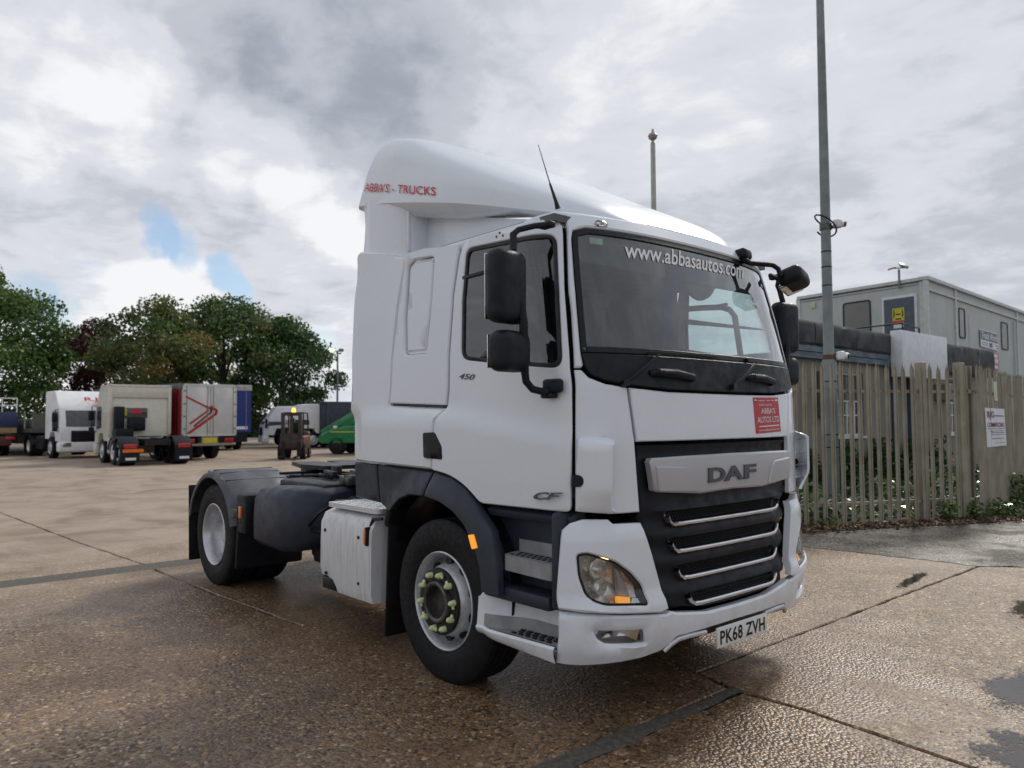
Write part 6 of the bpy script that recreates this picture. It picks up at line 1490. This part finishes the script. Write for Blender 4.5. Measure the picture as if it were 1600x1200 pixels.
# flatbed
fb_ = empty('flatbed_trailer', (f0[0]-4.6*math.cos(hd2), f0[1]-4.6*math.sin(hd2), 0), hd2, 'long empty flatbed trailer with grey headboard behind the white cab', 'trailer')
m = MB(); m.bx((-10.5, -1.22, 1.12), (.6, 1.22, 1.30)); m.bx((-10.4, -.5, .75), (.2, -.38, 1.12)); m.bx((-10.4, .38, .75), (.2, .5, 1.12)); m.build('bed', pm('bed_grey', (.09, .09, .085), .6), fb_)
m = MB(); m.bx((.5, -1.2, 1.3), (.58, 1.2, 2.0)); m.build('headboard', pm('olive_board', (.12, .125, .10), .7), fb_)
for x in (-9, -7.6, -6.2):
    for s_ in (-1, 1): wheelset(fb_, x, s_*.98, .48, .34)
for k in range(7):
    m = MB(); m.bx((-.8-k*1.5, -1.24, 1.3), (-.72-k*1.5, -1.18, 2.15)); m.build('stake', GALV, fb_)
m = MB(); m.box((-3, -.9, .8), (1.6, .5, .5), .03); m.build('tool_locker', pm('locker_grey', (.16, .17, .16), .6), fb_)
m = MB(); m.box((-3.5, 0, 1.55), (5.5, 1.9, .45), .08); lo = m.build('tarpaulin', pm('tarpaulin_olive', (.10, .105, .08), .8)); lo.matrix_world = fb_.matrix_world; lo.location = fb_.location; lo.rotation_euler = fb_.rotation_euler; tag(lo, 'folded olive tarpaulin load lying on the flatbed', 'load')
# blue trailer end at the left margin
g0 = gp(-22, 714); bt = empty('skip_lorry', (g0[0], g0[1], 0), YAW+R(45), 'dark blue lorry rear with white rails at the left edge', 'truck')
m = MB(); m.bx((0, -1.25, 1.1), (6, 1.25, 2.1), .03); m.build('body', pm('dark_blue', (.02, .035, .09), .4), bt)
m = MB(); m.bx((-.03, -1.2, 1.1), (0, 1.2, 1.35)); m.build('tail_board', pm('tan_board', (.3, .2, .1), .6), bt)
m = MB(); m.bx((0, -1.0, .5), (6, 1.0, .95), .03); m.build('chassis_frame', pm('rust_red', (.10, .035, .03), .7), bt)
for s_ in (-1, 1):
    m = MB(); m.box((-.03, s_*.95, .85), (.05, .4, .15), .02); m.build('tail_light', REDL, bt)
    wheelset(bt, 1.2, s_*.95, .46, .28); wheelset(bt, 2.4, s_*.95, .46, .28)
m = MB()
for y in (-1.2, -.6, 0, .6, 1.2): m.tube([(.05, y, 2.1), (.05, y, 2.75)], .025, 6)
for z in (2.4, 2.75): m.tube([(.05, -1.2, z), (.05, 1.2, z)], .025, 6)
m.build('ladder_rack', SIGNW, bt)
# red sided box trailer, rear doors towards us
hd3 = YAW+R(49); ra_ = gp(327, 719); bx_ = empty('curtain_trailer', (ra_[0], ra_[1], 0), hd3, 'curtain sided trailer with red side and white rear doors bearing red chevrons', 'trailer')
Wt = 2.35; Ht = 3.15; zf = 1.0
m = MB(); m.bx((.02, -Wt/2+.02, zf), (9, Wt/2-.02, Ht)); m.build('body', pm('inner_white', (.45, .45, .44), .5), bx_)
for s_ in (-1, 1):
    m = MB(); n_ = 40; rows = [[(.1+8.8*i/n_, s_*(Wt/2+.01+.012*math.sin(i*2.1)), z) for i in range(n_+1)] for z in (zf+.02, Ht-.20)]; m.grid(rows); m.build('curtain', pm('curtain_red', (.32, .022, .03), .45, var=.1, vs=1.5), bx_)
    m = MB(); m.bx((.0, s_*(Wt/2-.0), Ht-.22), (9, s_*(Wt/2+.03), Ht+.02)); m.build('top_rail', pm('rail_dark', (.09, .09, .10), .5), bx_)
DOORW = pm('door_white', (.58, .585, .57), .45, var=.08, vs=2)
for s_ in (-1, 1):
    m = MB(); m.bx((-.03, s_*.012, zf+.10), (.02, s_*(Wt/2-.05), Ht-.10), .01); d = m.build('rear_door', DOORW, bx_)
    for y in (.12, Wt/2-.16): m = MB(); m.tube([(-.055, s_*y, zf+.05), (-.055, s_*y, Ht-.08)], .014, 6); m.build('lock_rod', GALV, d)
    for z in np.linspace(zf+.3, Ht-.3, 4): m = MB(); m.bx((-.05, s_*(Wt/2-.14), z-.03), (-.03, s_*(Wt/2-.02), z+.03)); m.build('hinge', GALV, d)
m = MB(); m.bx((-.04, -Wt/2, zf), (.05, -Wt/2+.05, Ht)); m.bx((-.04, Wt/2-.05, zf), (.05, Wt/2, Ht)); m.bx((-.04, -Wt/2, Ht-.1), (.05, Wt/2, Ht)); m.bx((-.04, -Wt/2, zf), (.05, Wt/2, zf+.1)); m.build('rear_frame', DOORW, bx_)
rf = plane_fn((-.034, 0, 0), (0, -1, 0), (0, 0, 1))
REDC = pm('chevron_red', (.45, .02, .03), .4)
def chev(pts, w_, nm, mat):
    for a, b_ in zip(pts, pts[1:]):
        a = np.array(a); b_ = np.array(b_); d = b_-a; d /= np.linalg.norm(d); n_ = np.array((-d[1], d[0]))*w_/2; q = [a+n_-d*.01, b_+n_+d*.03, b_-n_+d*.03, a-n_-d*.01]
        V = [rf(u, v, .0) for u, v in q]+[rf(u, v, .006) for u, v in q]; F = [[0, 1, 2, 3], [7, 6, 5, 4]]+[[i, i+4, (i+1) % 4+4, (i+1) % 4] for i in range(4)]; recalc(newobj(nm, V, F, mat, bx_, False))
chev([(-1.05, 2.62), (-.15, 2.20), (-.10, 2.05), (-.85, 1.52)], .075, 'chevron', REDC); chev([(-.15, 2.22), (.06, 2.10), (.02, 1.98), (-.68, 1.42)], .075, 'chevron', pm('chevron_dark', (.14, .03, .04), .4)); chev([(.0, 2.22), (.28, 2.06), (.24, 1.92), (-.92, 1.12)], .11, 'chevron', REDC)
m = MB(); m.bx((-.04, -.3, .72), (0, .3, .92)); m.build('rear_plate', YEL, bx_); m = MB(); m.bx((-.05, -1.15, .60), (.05, 1.15, .70), .01); m.bx((-.02, -.36, .68), (.02, .36, 1.0)); m.build('rear_bar', GALV, bx_)
for s_ in (-1, 1):
    m = MB(); m.bx((-.05, s_*.65, .74), (0, s_*1.05, .90), .01); m.build('tail_light', REDL, bx_)
    for x in (1.6, 2.9): wheelset(bx_, x, s_*.88, .46, .34)
m = MB(); m.bx((.0, -.5, .75), (8.8, -.4, zf)); m.bx((0, .4, .75), (8.8, .5, zf)); m.build('chassis_rail', CHASS, bx_)
for s_ in (-1, 1): straps(bx_, .4, 8.6, s_*(Wt/2+.03), zf, Ht-.25, 14)
# blue curtain trailer beyond
rb2 = gp(358, 704); bt2 = empty('curtain_trailer', (rb2[0], rb2[1], 0), YAW+R(40), 'royal blue curtain sided trailer just right of the red one', 'trailer')
m = MB(); n_ = 40; m.bx((0, -1.2, 1.0), (10, 1.2, 3.3)); m.build('body', pm('curtain_blue', (.012, .03, .20), .45, var=.15, vs=1.5), bt2)
m = MB(); m.bx((-.03, -1.24, 3.3), (10, 1.24, 3.62), .03); m.build('roof_cap', pm('roof_cream', (.4, .4, .38), .5), bt2)
m = MB(); m.bx((0, -1.0, .45), (10, 1.0, 1.0)); m.build('undercarriage', BLACK, bt2)
straps(bt2, .4, 9.6, 1.215, 1.0, 3.2, 14)
for y in (-.9, -.3, .3, .9): m = MB(); m.tube([(-.04, y, 1.05), (-.04, y, 3.25)], .018, 6); m.build('lock_rod', GALV, bt2)
for x in (1.5, 2.8):
    for s_ in (-1, 1): wheelset(bt2, x, s_*.95)
m = MB(); m.bx((-.02, -1.0, 1.15), (-.01, -.3, 1.32)); m.build('white_mark', SIGNW, bt2)
# two white cabs facing left beyond the forklift
for i, (px_, py_, hdx, lab, H_) in enumerate(((408, 699, 66, 'white lorry cab half hidden beside the blue trailer, left of its twin', 2.5), (446, 700, 62, 'white lorry cab with dark side windows just left of the green cab', 2.6))):
    p = gp(px_, py_); truck('tractor_unit', (p[0], p[1]), YAW+math.pi-R(hdx), BODYW, lab, H=H_, roofh=.85, group=None)
# green cab behind the forklift
p = gp(492, 697); GREEN = pm('green_paint', (.012, .20, .07), .35, var=.15, coat=.5); truck('tractor_unit', (p[0]-2.0*math.cos(YAW), p[1]-2.*math.sin(YAW)), YAW+math.pi-R(60), GREEN, 'green lorry cab behind the forklift truck', H=2.15, roofh=.3)
# dark container body
p = gp(513, 701); ct = empty('box_body_lorry', (p[0], p[1], 0), YAW-R(55), 'slate blue box body lorry left of the big white cab', 'lorry')
SLATE = pm('slate_blue', (.022, .032, .05), .5, var=.2)
m = MB(); m.bx((0, 0, .85), (7, 2.6, 2.72), .03); m.build('box_body', SLATE, ct)
for y in (2.5, 1.3, .05): m = MB(); m.bx((-.03, y-.03, .9), (0, y+.03, 2.7)); m.build('door_frame', pm('slate_edge', (.07, .08, .09), .5), ct)
m = MB(); m.bx((0, .2, .5), (7, 2.4, .85)); m.build('chassis_rail', BLACK, ct)
for y in (2.3, .3): wheelset(ct, 1.2, y, .46, .28); wheelset(ct, 5.0, y, .46, .28)
# green loader with sloping arm
p = gp(572, 709); gt = empty('loader', (p[0], p[1], 0), YAW+R(78), 'bright green loader with a sloping arm, tucked behind the big white cab', 'loader')
m = MB(); pr = [(2.05, .62), (2.1, .80), (1.9, 1.02), (1.3, 1.22), (.6, 1.35), (-1.2, 1.4), (-1.2, .6), (1.2, .5), (1.9, .52)]; rows = []
for t_, k_ in ((-.95, .9), (-.90, 1), (.90, 1), (.95, .9)): rows.append([(x*k_, t_, .9+(z-.9)*k_) for x, z in pr])
m.grid(rows, True); m.add(rows[0], [list(range(9))]); m.add(rows[-1], [list(range(9))[::-1]]); recalc(m.build('body', GREEN, gt))
for y in (.72, -.72):
    m = MB(); m.bar((1.95, y, .98), (.2, y, 1.95), .26, .34, .05); m.bar((.2, y, 1.95), (-1.4, y, 2.05), .26, .34, .05); m.build('lift_arm', GREEN, gt)
m = MB(); m.bx((-1.5, -.7, 1.4), (-.3, .7, 2.5), .08); m.build('operator_cab', GL_HS, gt)
m = MB(); m.box((1.75, 0, .62), (.5, 1.2, .14), .03); m.build('front_beam', pm('red_beam', (.3, .04, .02), .5), gt)
for x in (1.1, -1.0):
    for s_ in (-1, 1): wheelset(gt, x, s_*.80, .42, .30, rim=CHASS)
m = MB(); m.box((1.2, .85, 1.30), (.2, .2, .14), .03); m.build('work_lamp', SIGNW, gt)
m = MB(); m.bx((.2, .951, 1.05), (1.4, .965, 1.10)); m.build('yellow_stripe', YEL, gt)
# forklift facing us
p = gp(456, 718); fk = empty('forklift', (p[0], p[1], 0), YAW+math.pi+R(6), 'dark brown forklift facing the camera with an orange roof beacon', 'forklift')
FKB = pm('forklift_brown', (.035, .022, .018), .55, var=.4, vs=5); FKO = pm('forklift_orange', (.11, .04, .022), .5, var=.4)
m = MB(); m.box((-.9, 0, .68), (1.7, .98, .62), .10, 3); m.box((-1.6, 0, .75), (.4, .96, .85), .12, 3); m.build('body', FKO, fk)
for s_ in (-1, 1):
    m = MB(); m.bx((.05, s_*.28, .15), (.2, s_*.42, 1.95), .01); m.build('mast_rail', FKB, fk)
    m = MB(); m.bx((.26, s_*.25, .12), (1.1, s_*.38, .17)); m.bx((.24, s_*.25, .12), (.30, s_*.38, .75)); m.build('fork', BLACK, fk)
    wheelset(fk, -.15, s_*.44, .33, .24, rim=FKO); wheelset(fk, -1.45, s_*.42, .26, .2, rim=FKO)
    m = MB(); m.tube([(-.25, s_*.42, .95), (-.35, s_*.40, 1.95), (-1.4, s_*.40, 1.95), (-1.55, s_*.42, 1.0)], .035, 6); m.build('guard_post', FKB, fk)
m = MB(); m.bx((.12, -.44, .45), (.26, .44, .85), .02); m.bx((.14, -.44, .8), (.22, .44, 1.08)); m.bx((.14, -.06, 1.0), (.18, .06, 1.86)); m.bx((.06, -.4, 1.82), (.18, .4, 1.92)); m.build('carriage', FKB, fk)
m = MB()
for k in range(5): m.bx((-1.4+k*.26, -.4, 1.93), (-1.34+k*.26, .4, 1.98))
m.build('overhead_guard', FKB, fk)
m = MB(); m.box((-.9, 0, 1.05), (.45, .5, .12), .04); m.box((-1.12, 0, 1.3), (.12, .48, .5), .04); m.build('seat', BLACK, fk)
m = MB(); m.lathe([(0, .0), (0, .09), (.13, .08), (.18, .04), (.18, 0)], (-.35, 0, 1.98), 'z', 14); m.build('beacon', pm('beacon_lit', (.9, .35, .02), .3, emit=(1, .45, .05), es=2.2), fk)
m = MB(); m.bx((-1.3, .38, .6), (-.4, .5, .95), .05); m.build('side_panel', FKO, fk)

# repeats share a group
GROUPS = {'tree': 'trees beyond the yard', 'palisade_fence': 'runs of palisade fence', 'security_camera': 'cameras on the grey column', 'curtain_trailer': 'curtain sided trailers parked in the yard'}
for o in list(COL.objects):
    if o.parent is None and 'category' in o:
        n = o.name.split('.')[0]
        if n in GROUPS: o['group'] = GROUPS[n]
        elif n == 'tractor_unit' and o is not T: o['group'] = 'tractor units parked across the yard'
